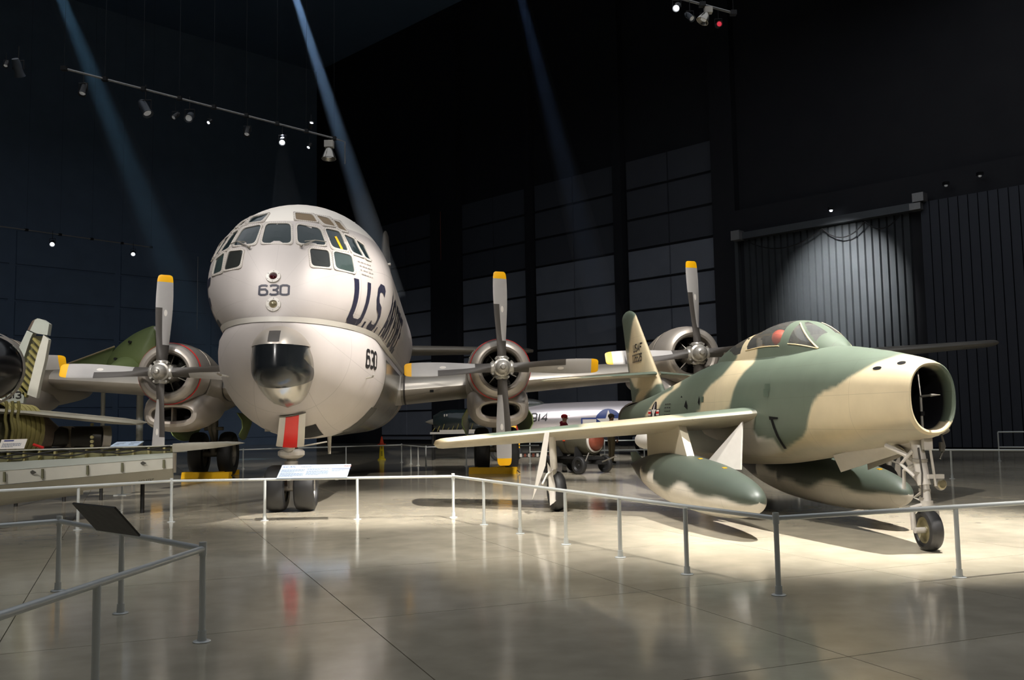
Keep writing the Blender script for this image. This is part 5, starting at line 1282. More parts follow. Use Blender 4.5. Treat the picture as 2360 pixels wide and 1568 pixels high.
# rear fuselage with open frames, dark shroud, engine on its trolley
YT = 20.0
def tube(px0, px1, yc0, yc1, r0, r1, Y0, Y1, m, name, n=28, half=False, cap=True):
    mb = MB(); a, b = C(px0, yc0, Y0), C(px1, yc1, Y1); k0, k1 = r0 * Y0 / FPX, r1 * Y1 / FPX; d = b - a
    mb.lathe([(k0, 0), (k1, d.length)], a, d, n, cap); return mb.build(name, m, cut)
tube(-80, 62, 992, 990, 64, 56, 19.6, 20.2, 'primer_dark', 'rear_fuselage')
for k in range(7):
    px = -6 + k * 11.5; mb = MB(); c = C(px, 992, 19.6 + k * .06); r_ = (63 - k) * 19.8 / FPX
    mb.lathe([(r_ * .97, -.04), (r_ * 1.03, -.04), (r_ * 1.03, .04), (r_ * .97, .04), (r_ * .97, -.04)], c, C(70, 991, 20.3) - C(0, 992, 19.7), 32); mb.build('fuselage_frame', 'chromate', cut)
tube(62, 128, 992, 1010, 58, 26, 20.3, 20.5, 'burnt_metal', 'tail_cone')
tube(118, 150, 1008, 1008, 22, 24, 20.4, 20.6, 'engine_dark', 'engine_accessory')
tube(104, 108, 1014, 1014, 15, 15, 20.3, 20.3, 'ring_metal', 'exhaust_ring')
for k in range(4):
    tube(141 + k * 6, 146 + k * 6, 1008, 1008, 25, 25, 20.5, 20.6, 'ring_metal', 'casing_ring')
tube(166, 236, 1008, 1007, 25, 24, 20.6, 20.8, 'engine_dark', 'engine_casing')
tube(233, 252, 1007, 1007, 25, 25, 20.8, 20.9, 'gear_grey', 'engine_front_ring')
for k, py in enumerate((979, 1008, 1018, 1028)):
    mb = MB(); c = C(211.5, py, 20.22 if k else 20.6); mb.lathe([(.001, -.01), (.036, -.01), (.036, .03), (.001, .03)], c, (0, 1, 0), 14); mb.build('port_cap', 'brass_cap', cut)
mb = MB(); mb.path([C(77, 1025, 19.3), C(100, 1033, 19.3)], .03, 8); mb.build('red_handle', 'red_paint', cut)
# wavy duct runs on the open fuselage
for k in range(3):
    mb = MB(); mb.path([C(14 + k * 14 + 2 * math.sin(t * 1.3), 925 + t * 11, 19.0) for t in range(9)], .03, 6); mb.build('bleed_duct', 'chromate', cut)
# tail fin: frame with a big opening that shows slanted ribs
FY = 20.2
def fin_poly(name, m, pts, th=.10, dy=0.): return cquad(name, m, [C(x, y, FY + dy) for x, y in pts], (0, th, 0))
fin_poly('fin_leading_edge', 'fin_grey', [(26, 838), (62, 762), (76, 768), (70, 780), (48, 845), (38, 900), (6, 930), (0, 910)], .16)
fin_poly('fin_tip', 'fin_grey', [(69, 762), (80, 738), (86, 734), (98, 737), (113, 747), (109, 773), (98, 771), (84, 769)], .14, -.01)
fin_poly('fin_tip_edge', 'burnt_metal', [(63, 761), (74, 740), (84, 734), (69, 762)], .14)
fin_poly('rudder', 'slat_grey', [(100, 772), (112, 783), (104, 828), (92, 878), (84, 918), (62, 910), (75, 858), (86, 815)], .12, -.02)
fin_poly('fin_root_panel', 'fin_grey', [(8, 928), (38, 895), (56, 905), (54, 930), (10, 925)], .12)
fin_poly('fin_spar_web', 'primer_dark', [(70, 775), (98, 775), (86, 815), (74, 860), (62, 910), (30, 935), (42, 880), (56, 815)], .03, .10)
for k in range(9):
    x0, y0 = lerp(74, 40, k / 8), lerp(782, 896, k / 8)
    fin_poly('fin_rib', 'chromate', [(x0, y0), (x0 + 3, y0 - 4), (x0 + 21, y0 + 15), (x0 + 19, y0 + 21)], .10, .0)
q, wd = strokes('013', .16, .028, 1., 1.4); o3 = C(14, 920, FY - .005)
decal_quads(q, lambda u, v: o3 + Vector((u, 0, v)), 'fin_number', 'letter_black', cut)
# tailplane
mb = MB(); R = []
for px, yt, yb, Y0, ch in ((-20, 942, 953, 19.2, 1.6), (60, 948, 957, 19.4, 1.5), (160, 957, 968, 19.7, 1.3), (260, 966, 978, 20.0, 1.05), (305, 972, 980, 20.2, .85), (315, 977, 979, 20.3, .5)):
    a, b = C(px, yt, Y0), C(px, yb, Y0); m_ = a.lerp(b, .5); R.append([m_ + Vector((0, -.05, 0)), a, a + Vector((0, ch * .6, .02)), m_ + Vector((0, ch, .02)), b + Vector((0, ch * .6, 0)), b])
mb.rings(R); mb.build('tailplane', 'tailplane_grey', cut)
# carrying frame to the floor
mb = MB()
for px, Y0 in ((40, 19.5), (150, 20.6), (235, 20.8), (330, 17.6)):
    p = C(px, 1040, Y0); mb.path([p, Vector((p.x, p.y, .0))], .04, 8)
mb.path([C(30, 1038, 20.0), C(255, 1036, 20.9)], .05, 8); mb.build('stand', 'cart_dark', cut)
for px0, px1, py, Y0, lb in ((-5, 55, 1036, 17.2, 'white information card on the cutaway wing at the left edge'),):
    bl, br, tl = at(px0, py, Y0), at(px1, py - 2, Y0), at(px0 + 2, py - 22, Y0 + .12); s_, w_, h_ = panel('display_sign', bl, br, tl, lb, 'white_paint', .01); lines(s_, .05, w_ - .08, h_ * .15, h_ * .6, 4)
    mb = MB(); mb.box((.15, h_ * .85, .001), (.18, h_ * .14, .001)); mb.build('blue_heading', 'ink_navy', s_)
bl, br, tl = at(253, 1029, 22.), at(316, 1027.5, 22.), at(255, 1019, 22.4); s_, w_, h_ = panel('display_sign', bl, br, tl, 'pale blue information panel seen above the cutaway wing'); lines(s_, .05, w_ * .4, h_ * .2, h_ * .8, 3); lines(s_, w_ * .6, w_ - .05, h_ * .2, h_ * .8, 2)
pp = at(284, 1028, 22.2); mb = MB(); mb.path([(0, 0, 0), (0, 0, pp.z - .02)], .025, 10); mb.box((0, 0, .01), (.3, .3, .02)); o = mb.build('post', 'galvanised', s_); o.matrix_world = T(pp.x, pp.y, 0)
# black glossy radome at the picture edge, with its pale body
c = at(-46, 849, 16.6); rb = tag(empty('radome_aircraft', (c.x, c.y + 1.5, 0)), 'glossy black radome nose of an aircraft cut by the left edge', 'aircraft'); ro = Vector((c.x, c.y + 1.5, 0))
mb = MB(); mb.ell(c - ro, (.66, .85, .62), 36, 20); mb.build('radome', 'black_gloss', rb)
mb = MB(); mb.lathe([(.67, 0), (.69, .05), (.69, .12)], c - ro + Vector((0, .05, 0)), (-.3, 1, 0), 40); mb.build('radome_ring', 'gear_grey', rb)
mb = MB(); mb.lathe([(.64, .1), (.78, .6), (.9, 1.6), (.95, 3.2), (.6, 5.)], c - ro, (-1.6, 1, .03), 32, True); mb.build('fuselage', 'aluminium_dull', rb)
for dx, dy in ((-.8, 1.0), (-2.2, 1.6), (-2.6, 2.)):
    mb = MB(); q0 = c - ro + Vector((dx - .6, dy, -.3)); mb.path([q0, Vector((q0.x, q0.y, 0))], .06, 10); mb.build('support_leg', 'gear_grey', rb)
# olive aircraft behind the left engine: rounded nose section and slanting aerial
c = at(305, 862, 33.); gr = tag(empty('olive_aircraft', (c.x, c.y + 1, 0)), 'olive green aircraft tail with rounded fin seen behind the left propeller', 'aircraft'); go = Vector((c.x, c.y + 1, 0))
OUT = [(243, 850), (247, 832), (256, 816), (270, 799), (288, 784), (308, 770), (332, 758), (352, 751), (360, 752), (364, 762), (366, 800), (367, 850), (330, 862), (280, 862)]
OUT = [tuple(p) for p in round_poly(OUT, .3, 3)]; cx_, cy_ = 318, 822; R = []
for k in range(6):
    q_ = 1 - k / 6; R.append([at(lerp(cx_, x, q_), lerp(cy_, y, q_), 33. - .55 * math.sqrt(1 - q_ * q_)) - go for x, y in OUT])
R = R[::-1]; R += [[p + Vector((0, 1.1 - 2 * (33. - (p + go).y), 0)) if False else at(lerp(cx_, x, 1 - k / 6), lerp(cy_, y, 1 - k / 6), 33.05 + .55 * math.sqrt(1 - (1 - k / 6) ** 2)) - go for x, y in OUT] for k in range(6)]
mb = MB(); mb.rings(R); mb.build('tail_fin', 'olive', gr)
mb = MB(); mb.lathe([(.06, -.25), (.07, 0), (.05, .12), (.001, .15)], at(357, 762, 32.9) - go, (0, 0, 1), 12, True); mb.build('tail_lamp', 'white_paint', gr)
mb = MB(); a = at(306, 858, 33.) - go; mb.lathe([(.1, -1.5), (.5, -.6), (.62, .6), (.68, 4.), (.6, 7.)], a, (.12, 1, .0), 24, True); mb.build('rear_fuselage', 'olive', gr)
for px, py in ((301, 789), (268, 828)):
    q0 = at(px, py, 32.62) - go; mb = MB(); mb.path([q0 + Vector((0, .2, 0)), q0 + Vector((0, -.12, 0))], .05, 8); mb.build('hinge_stub', 'cart_dark', gr)
mb = MB(); mb.prism([at(150, 842, 33.) - go, at(262, 800, 33.) - go, at(250, 846, 33.) - go], (0, .12, 0), 1.); mb.build('tail_surface', 'olive', gr)
mb = MB(); mb.path([at(148, 842, 32.9) - go, at(264, 799, 32.9) - go], .03, 8); mb.build('edge_strip', 'camo_tan', gr)
mb = MB()
for px in (238, 323):
    a = at(px, 905, 31.); mb.path([Vector((a.x, a.y, 0)) - go, a - go], .07 if px == 238 else .11, 12)
lab(mb.build('support_post', 'galvanised', gr), 'grey steel post holding the aircraft up')
# ------------------------------------------------------------------ silver jet in the background
SO = Vector((4.4, 43.0, 0)); sj = tag(empty('silver_jet', SO), 'polished silver jet in the background with 914 on its side', 'aircraft')
def S(px, py, Y=43.): return at(px, py, Y) - SO
mb = MB(); R = []
a, b = S(1180, 974), S(1500, 962); 
for i in range(41):
    t_ = i / 40; c = a.lerp(b, t_); r_ = table([(0, .55), (.08, .72), (.2, .80), (.5, .82), (.8, .80), (1., .72)], t_)[0]; R.append([c + Vector((0, r_ * .86 * math.cos(2 * PI * k / 40), r_ * math.sin(2 * PI * k / 40))) for k in range(40)])
e_ = b + Vector((4.0, 0, .05)); R.append([e_ + Vector((0, .4 * math.cos(2 * PI * k / 40), .4 * math.sin(2 * PI * k / 40))) for k in range(40)])
mb.rings(R); SB = BVHTree.FromPolygons([tuple(v) for v in mb.v], mb.f); mb.build('fuselage', 'polished_silver', sj)
def s_fn(off):
    def fn(x, z):
        h_ = SB.ray_cast(Vector((x, -6, z)), Vector((0, 1, 0))); return h_[0] + Vector((0, -off, 0)) if h_[0] is not None else None
    return fn
p0 = S(1177, 974)
letters('F -914', .41, .065, .90, 1.6, lambda u, v: s_fn(.012)(p0.x + u, p0.z + v), 'letter_black', sj, .1, .18, 'side_digit')
rc = S(1399, 974); k = .62
def sflat(polys, name, m, off):
    mb = MB()
    for P in polys:
        mb.add(*lay(lambda x, z: s_fn(off)(rc.x + x, rc.z + z), P))
    return mb.build(name, m, sj)
sflat([disc(k), [(-2. * k, -.34 * k), (2. * k, -.34 * k), (2. * k, .36 * k), (-2. * k, .36 * k)]], 'insignia_field', 'insignia_blue', .014)
sflat([[(s_ * .9 * k, -.24 * k), (s_ * 1.9 * k, -.24 * k), (s_ * 1.9 * k, .25 * k), (s_ * .9 * k, .25 * k)] for s_ in (-1, 1)], 'insignia_bars', 'white_paint', .03)
sflat([[((.92 if i % 2 == 0 else .36) * k * math.sin(i * PI / 5), (.92 if i % 2 == 0 else .36) * k * math.cos(i * PI / 5)) for i in range(10)]], 'insignia_star', 'white_paint', .035)
mb = MB(); c = a.lerp(b, .035); mb.lathe([(.655, -.03), (.66, .03)], c, b - a, 40); lab(mb.build('nose_band', 'red_paint', sj), 'red band round the nose')
mb = MB(); mb.ell(a.lerp(b, .10) + Vector((0, 0, .78)), (.9, .34, .28), 24, 12); mb.build('canopy', 'teal_glass', sj)
mb = MB(); mb.prism([S(1214, 946), S(1236, 945), S(1216, 935), S(1213, 936)], (0, .05, 0), 1.); mb.build('windscreen', 'polished_silver', sj)
mb = MB(); R = []
for x, y, ch in ((1.2, -.6, 3.2), (2.6, -5.5, 1.6)):
    R.append([Vector((x + c * ch - 1.5, y, .9 - a.z * 0 + .25 + t * .1 * ch)) for c, t in AF])
mb.rings(R); mb.build('wing', 'polished_silver', sj)
mb = MB(); mb.lathe([(.001, 0), (.04, .02), (.04, .1), (.001, .12)], S(1275, 947) + Vector((0, -.1, -.05)), (0, 0, 1), 10); mb.build('beacon', 'red_paint', sj)
mb = MB(); mb.prism([b + Vector((1.0, -.05, .6)), b + Vector((3.6, -.05, .3)), b + Vector((4.2, -.05, 2.6)), b + Vector((3.2, -.05, 2.6))], (0, .1, 0), 1.); mb.build('tail_fin', 'polished_silver', sj)
for x, y in ((-2.6, .0), (1.6, -1.1), (1.6, 1.1)):
    t = MB(); t.path([(x, y, .3), (x, y, 1.2)], .06, 10); t.build('gear_leg', 'gear_white', sj); t = MB(); tire(t, .32, .2, (x, y - .12, .32), (0, 1, 0)); t.build('tire', 'rubber', sj)
# hazard-striped tow bar on the floor
tb = at(1185, 1058, 36.); tw = tag(empty('tow_bar', (tb.x, tb.y, 0)), 'striped brown and white tow bar lying behind the chocks', 'tow bar')
for k in range(10):
    mb = MB(); mb.box((k * .16 + .1, .02 * k, .26), (.085, .1, .12)); mb.build('stripe', 'white_paint' if k % 2 else 'rust_brown', tw)
mb = MB(); mb.path([(-.1, 0, .22), (1.8, .2, .22)], .04, 8); mb.build('bar', 'cart_dark', tw)
for x in (.0, 1.7):
    mb = MB(); tire(mb, .14, .08, (x, .12, .14), (0, 1, 0), 20); mb.build('wheel', 'rubber', tw)
# yellow tug half hidden behind the propeller
c = at(1166, 985, 38.); tg = tag(empty('tow_tractor', (c.x, c.y, 0)), 'orange yellow tow tractor mostly hidden behind the right inner propeller', 'tractor')
mb = MB(); mb.box((0, 0, .72), (1.1, .9, .6)); mb.box((.1, 0, 1.1), (.5, .8, .3)); mb.build('body', 'chock_yellow', tg)
mb = MB(); mb.path([(-.1, -.4, 1.32), (.42, -.4, 1.32)], .07, 10); mb.build('roll_bar', 'chock_yellow', tg)
for x in (-.35, .35):
    mb = MB(); tire(mb, .30, .2, (x, -.36, .30), (0, 1, 0), 24); mb.build('tire', 'rubber', tg)
# glazed exhibit section beyond the fighter's wing tip
c = at(1048, 1000, 40.); ge = tag(empty('glazed_exhibit', (c.x, c.y, 0)), 'dark glazed aircraft section with bright cone end beyond the fighter wing tip', 'exhibit')
mb = MB(); mb.lathe([(.25, -.9), (.42, -.6), (.5, -.2), (.5, 1.3)], (0, 0, 1.62), (1, 0, 0), 28, True); mb.build('glass_shell', 'pane_dark', ge)
mb = MB(); mb.lathe([(.005, -1.25), (.07, -1.1), (.14, -.88), (.25, -.9)], (0, 0, 1.6), (1, 0, 0), 20, True); mb.build('nose_cone', 'gear_grey', ge)
mb = MB(); mb.box((.1, -.1, 1.12), (2.2, 1.0, .08)); mb.box((.2, -.2, 1.2), (1.6, .8, .1)); mb.build('deck', 'gear_white', ge)
mb = MB()
for k in range(9):
    mb.path([(-.9 + k * .2, -.5, 1.2), (-.8 + k * .2, -.52, 1.34 + .08 * (k % 3))], .02, 6)
mb.build('fittings', 'chromate', ge)
for x in (-.9, 1.0):
    for y in (-.45, .3):
        mb = MB(); mb.path([(x, y, 0), (x, y, 1.1)], .05, 8); mb.build('stand_leg', 'cart_dark', ge)
for x in (-.4, -.3):
    mb = MB(); mb.ell((x, -.42, 1.86), (.03, .03, .06), 8, 6); mb.build('fitting_lamp', 'white_paint', ge)
# ------------------------------------------------------------------ bomb on its trolley
bp = atz(1350, 1092, 0.); BO = Vector((bp.x - .2, bp.y + .4, 0)); bt_ = tag(empty('bomb_trolley', BO, -.85), 'low dark four-wheeled bomb trolley behind the fighter wing', 'trolley')
mb = MB(); mb.box((0, 0, .34), (2.3, .12, .12)); mb.box((-.75, 0, .36), (.12, 1.0, .1)); mb.box((.6, 0, .36), (.12, 1.0, .1)); mb.box((0, .0, .46), (1.7, .5, .08)); mb.build('frame', 'cart_dark', bt_)
for x in (-.75, .6):
    for y in (-.55, .55):
        t = MB(); tire(t, .26, .16, (x, y, .26), (0, 1, 0) if True else None, 28); t.build('tire', 'rubber', bt_); t = MB(); rim_(t, .15, .14, (x, y, .26), (0, 1, 0)); t.build('wheel_rim', 'cart_dark', bt_)
for x in (-.45, .35):
    t = MB(); [t.prism([(x, s_ * .52, .5), (x, s_ * .46, .80), (x, s_ * .41, .75), (x, s_ * .2, .51)], (.08, 0, 0), 1.) for s_ in (-1, 1)]; t.build('cradle', 'cart_dark', bt_)
t = MB(); t.path([(1.1, -.1, .36), (2.0, -.5, .55)], .02, 8); t.path([(.9, -.45, .62), (1.6, -1.3, .45)], .018, 8); t.build('draw_bar', 'gear_grey', bt_)
bm_ = tag(empty('bomb', (BO.x, BO.y, .97), -.85), 'fat grey-green bomb with rust brown end cap lying on the trolley', 'bomb')
t = MB(); t.lathe([(.28, -1.25), (.38, -.95), (.43, -.5), (.44, 0), (.44, .62), (.40, .72)], (0, 0, 0), (1, 0, 0), 36, True); t.build('casing', 'bomb_green', bm_)
t = MB(); t.lathe([(.31, .70), (.31, .76), (.27, .84), (.17, .90), (.001, .92)], (0, 0, 0), (1, 0, 0), 32, True); t.build('end_cap', 'rust_brown', bm_)
t = MB(); t.lathe([(.36, .71), (.355, .75), (.31, .77)], (0, 0, 0), (1, 0, 0), 32); t.build('end_ring', 'gear_white', bm_)
for x in (-.52, -.12):
    t = MB(); t.lathe([(.446, -.02), (.452, -.02), (.452, .02), (.446, .02)], (x, 0, 0), (1, 0, 0), 36); t.build('strap', 'sign_back', bm_)
    t = MB(); t.box((x, -.44, .06), (.08, .05, .14)); lab(t.build('strap_tag', 'cone_orange', bm_), 'orange tag on the strap')
# ------------------------------------------------------------------ chocks
def chock(px0, px1, py, label):
    a, b = atz(px0, py, 0.), atz(px1, py, 0.); a.z = b.z = 0; d = (b - a); c = (a + b) / 2; L_ = d.length
    r_ = tag(empty('wheel_chock', c, math.atan2(d.y, d.x)), label, 'chock', 'yellow wheel chocks of the tanker')
    mb = MB(); mb.prism([(-L_ / 2, -.16, 0), (-L_ / 2, .06, 0), (-L_ / 2, .02, .19), (-L_ / 2, -.12, .19)], (1, 0, 0), L_); mb.build('beam', 'chock_yellow', r_)
    for x in (-.42, 0, .42):
        mb = MB(); mb.box((x * L_, .02, .155), (.16, .23, .08)); mb.build('cleat', 'chock_yellow', r_)
    mb = MB(); mb.box((-.02, .9, .09), (.2, 1.5, .16)); mb.build('side_beam', 'chock_yellow', r_)
    mb = MB(); mb.path([(L_ / 2, .0, .1), (L_ / 2 + .1, -.05, .03)], .015, 6); mb.build('rope_end', 'cart_dark', r_)
chock(1084, 1192, 1092, 'yellow wheel chock under the right inner propeller'); chock(424, 533, 1103, 'yellow wheel chock behind the rail at the left main wheels')
# ------------------------------------------------------------------ wet-floor marker with traffic cone
cp = atz(880, 1061, 0.); k = 1.0
st_ = tag(empty('floor_sign', (cp.x, cp.y, 0), .1), 'yellow four-sided wet floor sign behind the tanker', 'sign'); H_ = .68
mb = MB(); mb.rings([[Vector((x * r_, y * r_, z)) for x, y in ((-1, -1), (1, -1), (1, 1), (-1, 1))] for r_, z in ((.17, 0), (.16, .05), (.11, .08), (.07, H_))]); mb.build('body', 'cone_yellow', st_)
mb = MB()
for z in (.60, .55, .50, .36, .31, .26, .21): mb.box((0, -lerp(.115, .073, z / H_), z), (.07, .008, .02))
mb.build('lettering', 'letter_black', st_)
cn = tag(empty('traffic_cone', (cp.x, cp.y, H_ - .08)), 'small orange traffic cone stacked on the yellow floor sign', 'cone')
mb = MB(); mb.lathe([(.13, .06), (.10, .09), (.02, .42), (.001, .42)], (0, 0, 0), (0, 0, 1), 20); mb.build('cone_body', 'cone_orange', cn)
mb = MB(); mb.box((0, 0, .075), (.32, .32, .03)); mb.build('cone_base', 'cone_orange', cn)
# ------------------------------------------------------------------ visitors
def person(name, loc, rz, hgt, label, top, legs, cap_m, hood):
    r_ = tag(empty(name, loc, rz), label, 'person'); k = hgt / 1.78
    V = [(0, 0, .96), (0, 0, 1.12), (0, .01, 1.30), (0, .01, 1.44), (0, -.01, 1.52), (0, -.02, 1.60), (0, -.02, 1.68),      # pelvis .. head
         (-.11, 0, .90), (-.12, .02, .50), (-.12, .05, .09), (-.12, -.10, .04), (.11, 0, .90), (.12, -.02, .50), (.12, .03, .09), (.12, -.12, .04),
         (-.20, .01, 1.42), (-.26, .05, 1.16), (-.25, -.06, .93), (-.245, -.10, .84), (.20, .01, 1.42), (.26, .05, 1.16), (.25, -.06, .93), (.245, -.10, .84)]
    E_ = [(0, 1), (1, 2), (2, 3), (3, 4), (4, 5), (5, 6), (0, 7), (7, 8), (8, 9), (9, 10), (0, 11), (11, 12), (12, 13), (13, 14), (3, 15), (15, 16), (16, 17), (17, 18), (3, 19), (19, 20), (20, 21), (21, 22)]
    Rr = [(.17, .14), (.17, .14), (.20, .155), (.15, .125), (.06, .06), (.085, .095), (.085, .10), (.10, .10), (.07, .075), (.045, .05), (.045, .035), (.10, .10), (.07, .075), (.045, .05), (.045, .035), (.085, .085), (.07, .07), (.05, .05), (.04, .025), (.085, .085), (.07, .07), (.05, .05), (.04, .025)]
    me = bpy.data.meshes.new('body'); me.from_pydata([Vector(v) * k for v in V], E_, []); o = bpy.data.objects.new('body', me); COL.objects.link(o); o.parent = r_
    md = o.modifiers.new('skin', 'SKIN')
    for i, v in enumerate(me.skin_vertices[0].data): v.radius = (Rr[i][0] * k, Rr[i][1] * k); v.use_root = (i == 0)
    o.modifiers.new('sub', 'SUBSURF').render_levels = 2; o.modifiers['sub'].levels = 2
    bpy.context.view_layer.update(); dg = bpy.context.evaluated_depsgraph_get(); m2 = bpy.data.meshes.new_from_object(o.evaluated_get(dg)); o.modifiers.clear(); o.data = m2
    m2.materials.clear()
    for mm in ('skin', top, legs, 'shoe_dark', 'hair_dark'): m2.materials.append(MATS[mm])
    for p in m2.polygons:
        c = p.center / k; p.use_smooth = True; i = 0
        if c.z < .10: i = 3
        elif c.z < .97 and abs(c.x) < .20: i = 2
        elif c.z < 1.50 and c.z > .88: i = 1
        elif c.z > 1.60 and c.y > .03: i = 4
        p.material_index = i
    f_ = MB(); f_.ell(Vector((0, -.115, 1.64)) * k, (.016 * k, .03 * k, .025 * k), 10, 6); f_.build('nose', 'skin', r_)
    f_ = MB(); f_.ell(Vector((-.035, -.105, 1.668)) * k, (.012 * k, .012 * k, .008 * k), 8, 5); f_.ell(Vector((.035, -.105, 1.668)) * k, (.012 * k, .012 * k, .008 * k), 8, 5); f_.build('eyes', 'hair_dark', r_)
    f_ = MB(); f_.ell(Vector((0, -.108, 1.595)) * k, (.026 * k, .012 * k, .007 * k), 8, 5); f_.build('mouth', 'red_stripe', r_)
    for s_ in (-1, 1):
        f_ = MB(); f_.ell(Vector((s_ * .088, -.01, 1.645)) * k, (.012 * k, .022 * k, .034 * k), 8, 6); f_.build('ear', 'skin', r_)
        f_ = MB()
        for q_ in range(4): f_.path([Vector((s_ * .245, -.12 + .018 * q_, .84)) * k, Vector((s_ * .24, -.125 + .018 * q_, .79)) * k, Vector((s_ * .225, -.12 + .018 * q_, .755 + .008 * abs(q_ - 1))) * k], [.009 * k, .0085 * k, .006 * k], 6)
        f_.path([Vector((s_ * .23, -.13, .85)) * k, Vector((s_ * .215, -.155, .80)) * k], [.011 * k, .007 * k], 6); f_.build('fingers', 'skin', r_)
    c_ = MB(); c_.ell(Vector((0, -.01, 1.70)) * k, (.102 * k, .118 * k, .09 * k), 20, 10); c_.prism([Vector((x, y, 1.715)) * k for x, y in ((-.08, -.10), (-.06, -.19), (0, -.215), (.06, -.19), (.08, -.10))], (0, 0, .012), 1.); c_.build('cap', cap_m, r_)
    if hood:
        h_ = MB(); h_.ell(Vector((0, .07, 1.475)) * k, (.13 * k, .085 * k, .075 * k), 18, 10); h_.build('hood', top, r_)
    return r_
p = at(1300, 968, 33.); person('person', (p.x, p.y, 0), math.radians(75), 1.79, 'person in a maroon hoodie and red cap walking past the silver jet', 'cloth_maroon', 'cloth_jeans', 'cap_red', True)
p = at(1408, 968, 33.4); person('person', (p.x, p.y, 0), math.radians(115), 1.78, 'person in a checked shirt, khaki trousers and dark cap beside the bomb', 'cloth_plaid', 'cloth_khaki', 'cap_brown', False)
# ------------------------------------------------------------------ lighting tracks and lamps under the roof
def truss(p0, p1, label, n=8, drop=True):
    r_ = tag(empty('lighting_track', (p0 + p1) / 2), label, 'lighting track'); o = (p0 + p1) / 2
    mb = MB(); mb.path([p0 - o, p1 - o], .035, 8); mb.build('track_pipe', 'lamp_grey', r_)
    d = p1 - p0
    for i in range(n + 1):
        c = p0 + d * (i / n) - o; mb = MB(); mb.box(c, (.16, .16, .12)); mb.path([c, c + Vector((0, 0, 32 - c.z - o.z))], .004, 5); mb.build('hanger', 'lamp_black', r_)
    if drop: mb = MB(); mb.path([p1 - o, p1 - o + Vector((.35, .3, -.05)), p1 - o + Vector((.35, .3, -.9))], .03, 8); mb.build('drop_arm', 'lamp_grey', r_)
    return r_
T0, T1 = at(148, 158, 27.2), at(770, 319, 34.0)
truss(T0, T1, 'long lighting track under the roof above the tanker')
T2, T3 = at(-20, 519, 47.5), at(348, 570, 54.)
truss(T2, T3, 'far lighting track low at the left of the dark roof', 5, False)
T4, T5 = at(1470, -30, 23.6), at(1690, 30, 24.6); truss(T4, T5, 'short lighting track at the top edge of the picture', 3, False)
def lamp(px, py, Y, kind, aim, label, dirn=(0, 0, -1), size=1.):
    c = at(px, py, Y); r_ = tag(empty('spotlight', c), label, 'lamp', 'spotlights hanging from the roof'); d = Vector(dirn).normalized(); k = size * .72
    if kind == 'bell':
        mb = MB(); mb.lathe([(.06, -.32), (.14, -.28), (.22, -.1), (.28, .08), (.30, .16), (.27, .16), (.2, .0), (.02, -.2)], (0, 0, 0), d, 24); mb.v = [v * k for v in mb.v]; mb.build('reflector', 'bare_metal', r_)
        mb = MB(); mb.box(Vector((0, 0, 0)) - d * .48 * k, (.36 * k, .3 * k, .28 * k)); mb.build('ballast_box', 'white_paint', r_)
        mb = MB(); mb.lathe([(.001, .02), (.12, .02), (.14, .06), (.001, .1)], (0, 0, 0), d, 16); mb.v = [v * k for v in mb.v]; mb.build('lens', aim, r_)
    else:
        mb = MB(); mb.lathe([(.001, -.34), (.10, -.33), (.13, -.2), (.13, .12), (.16, .22), (.14, .22), (.11, .1)], (0, 0, 0), d, 20); mb.v = [v * k for v in mb.v]; mb.build('housing', 'lamp_black' if kind == 'dark' else 'beam_steel', r_)
        mb = MB(); mb.lathe([(.001, .14), (.09, .14), (.115, .16), (.001, .18)], (0, 0, 0), d, 16); mb.v = [v * k for v in mb.v]; mb.build('lens', aim, r_)
    mb = MB(); mb.path([Vector((-.17, 0, .0)) * k, Vector((-.17, 0, .28)) * k, Vector((.17, 0, .28)) * k, Vector((.17, 0, 0)) * k], .018 * k, 6); mb.path([Vector((0, 0, .28 * k)), Vector((0, 0, .75 * k))], .015 * k, 6); mb.build('yoke', 'lamp_black', r_)
    return r_
LB, LD, LR = 'lamp_lens', 'lamp_lens_dim', 'lamp_lens_red'
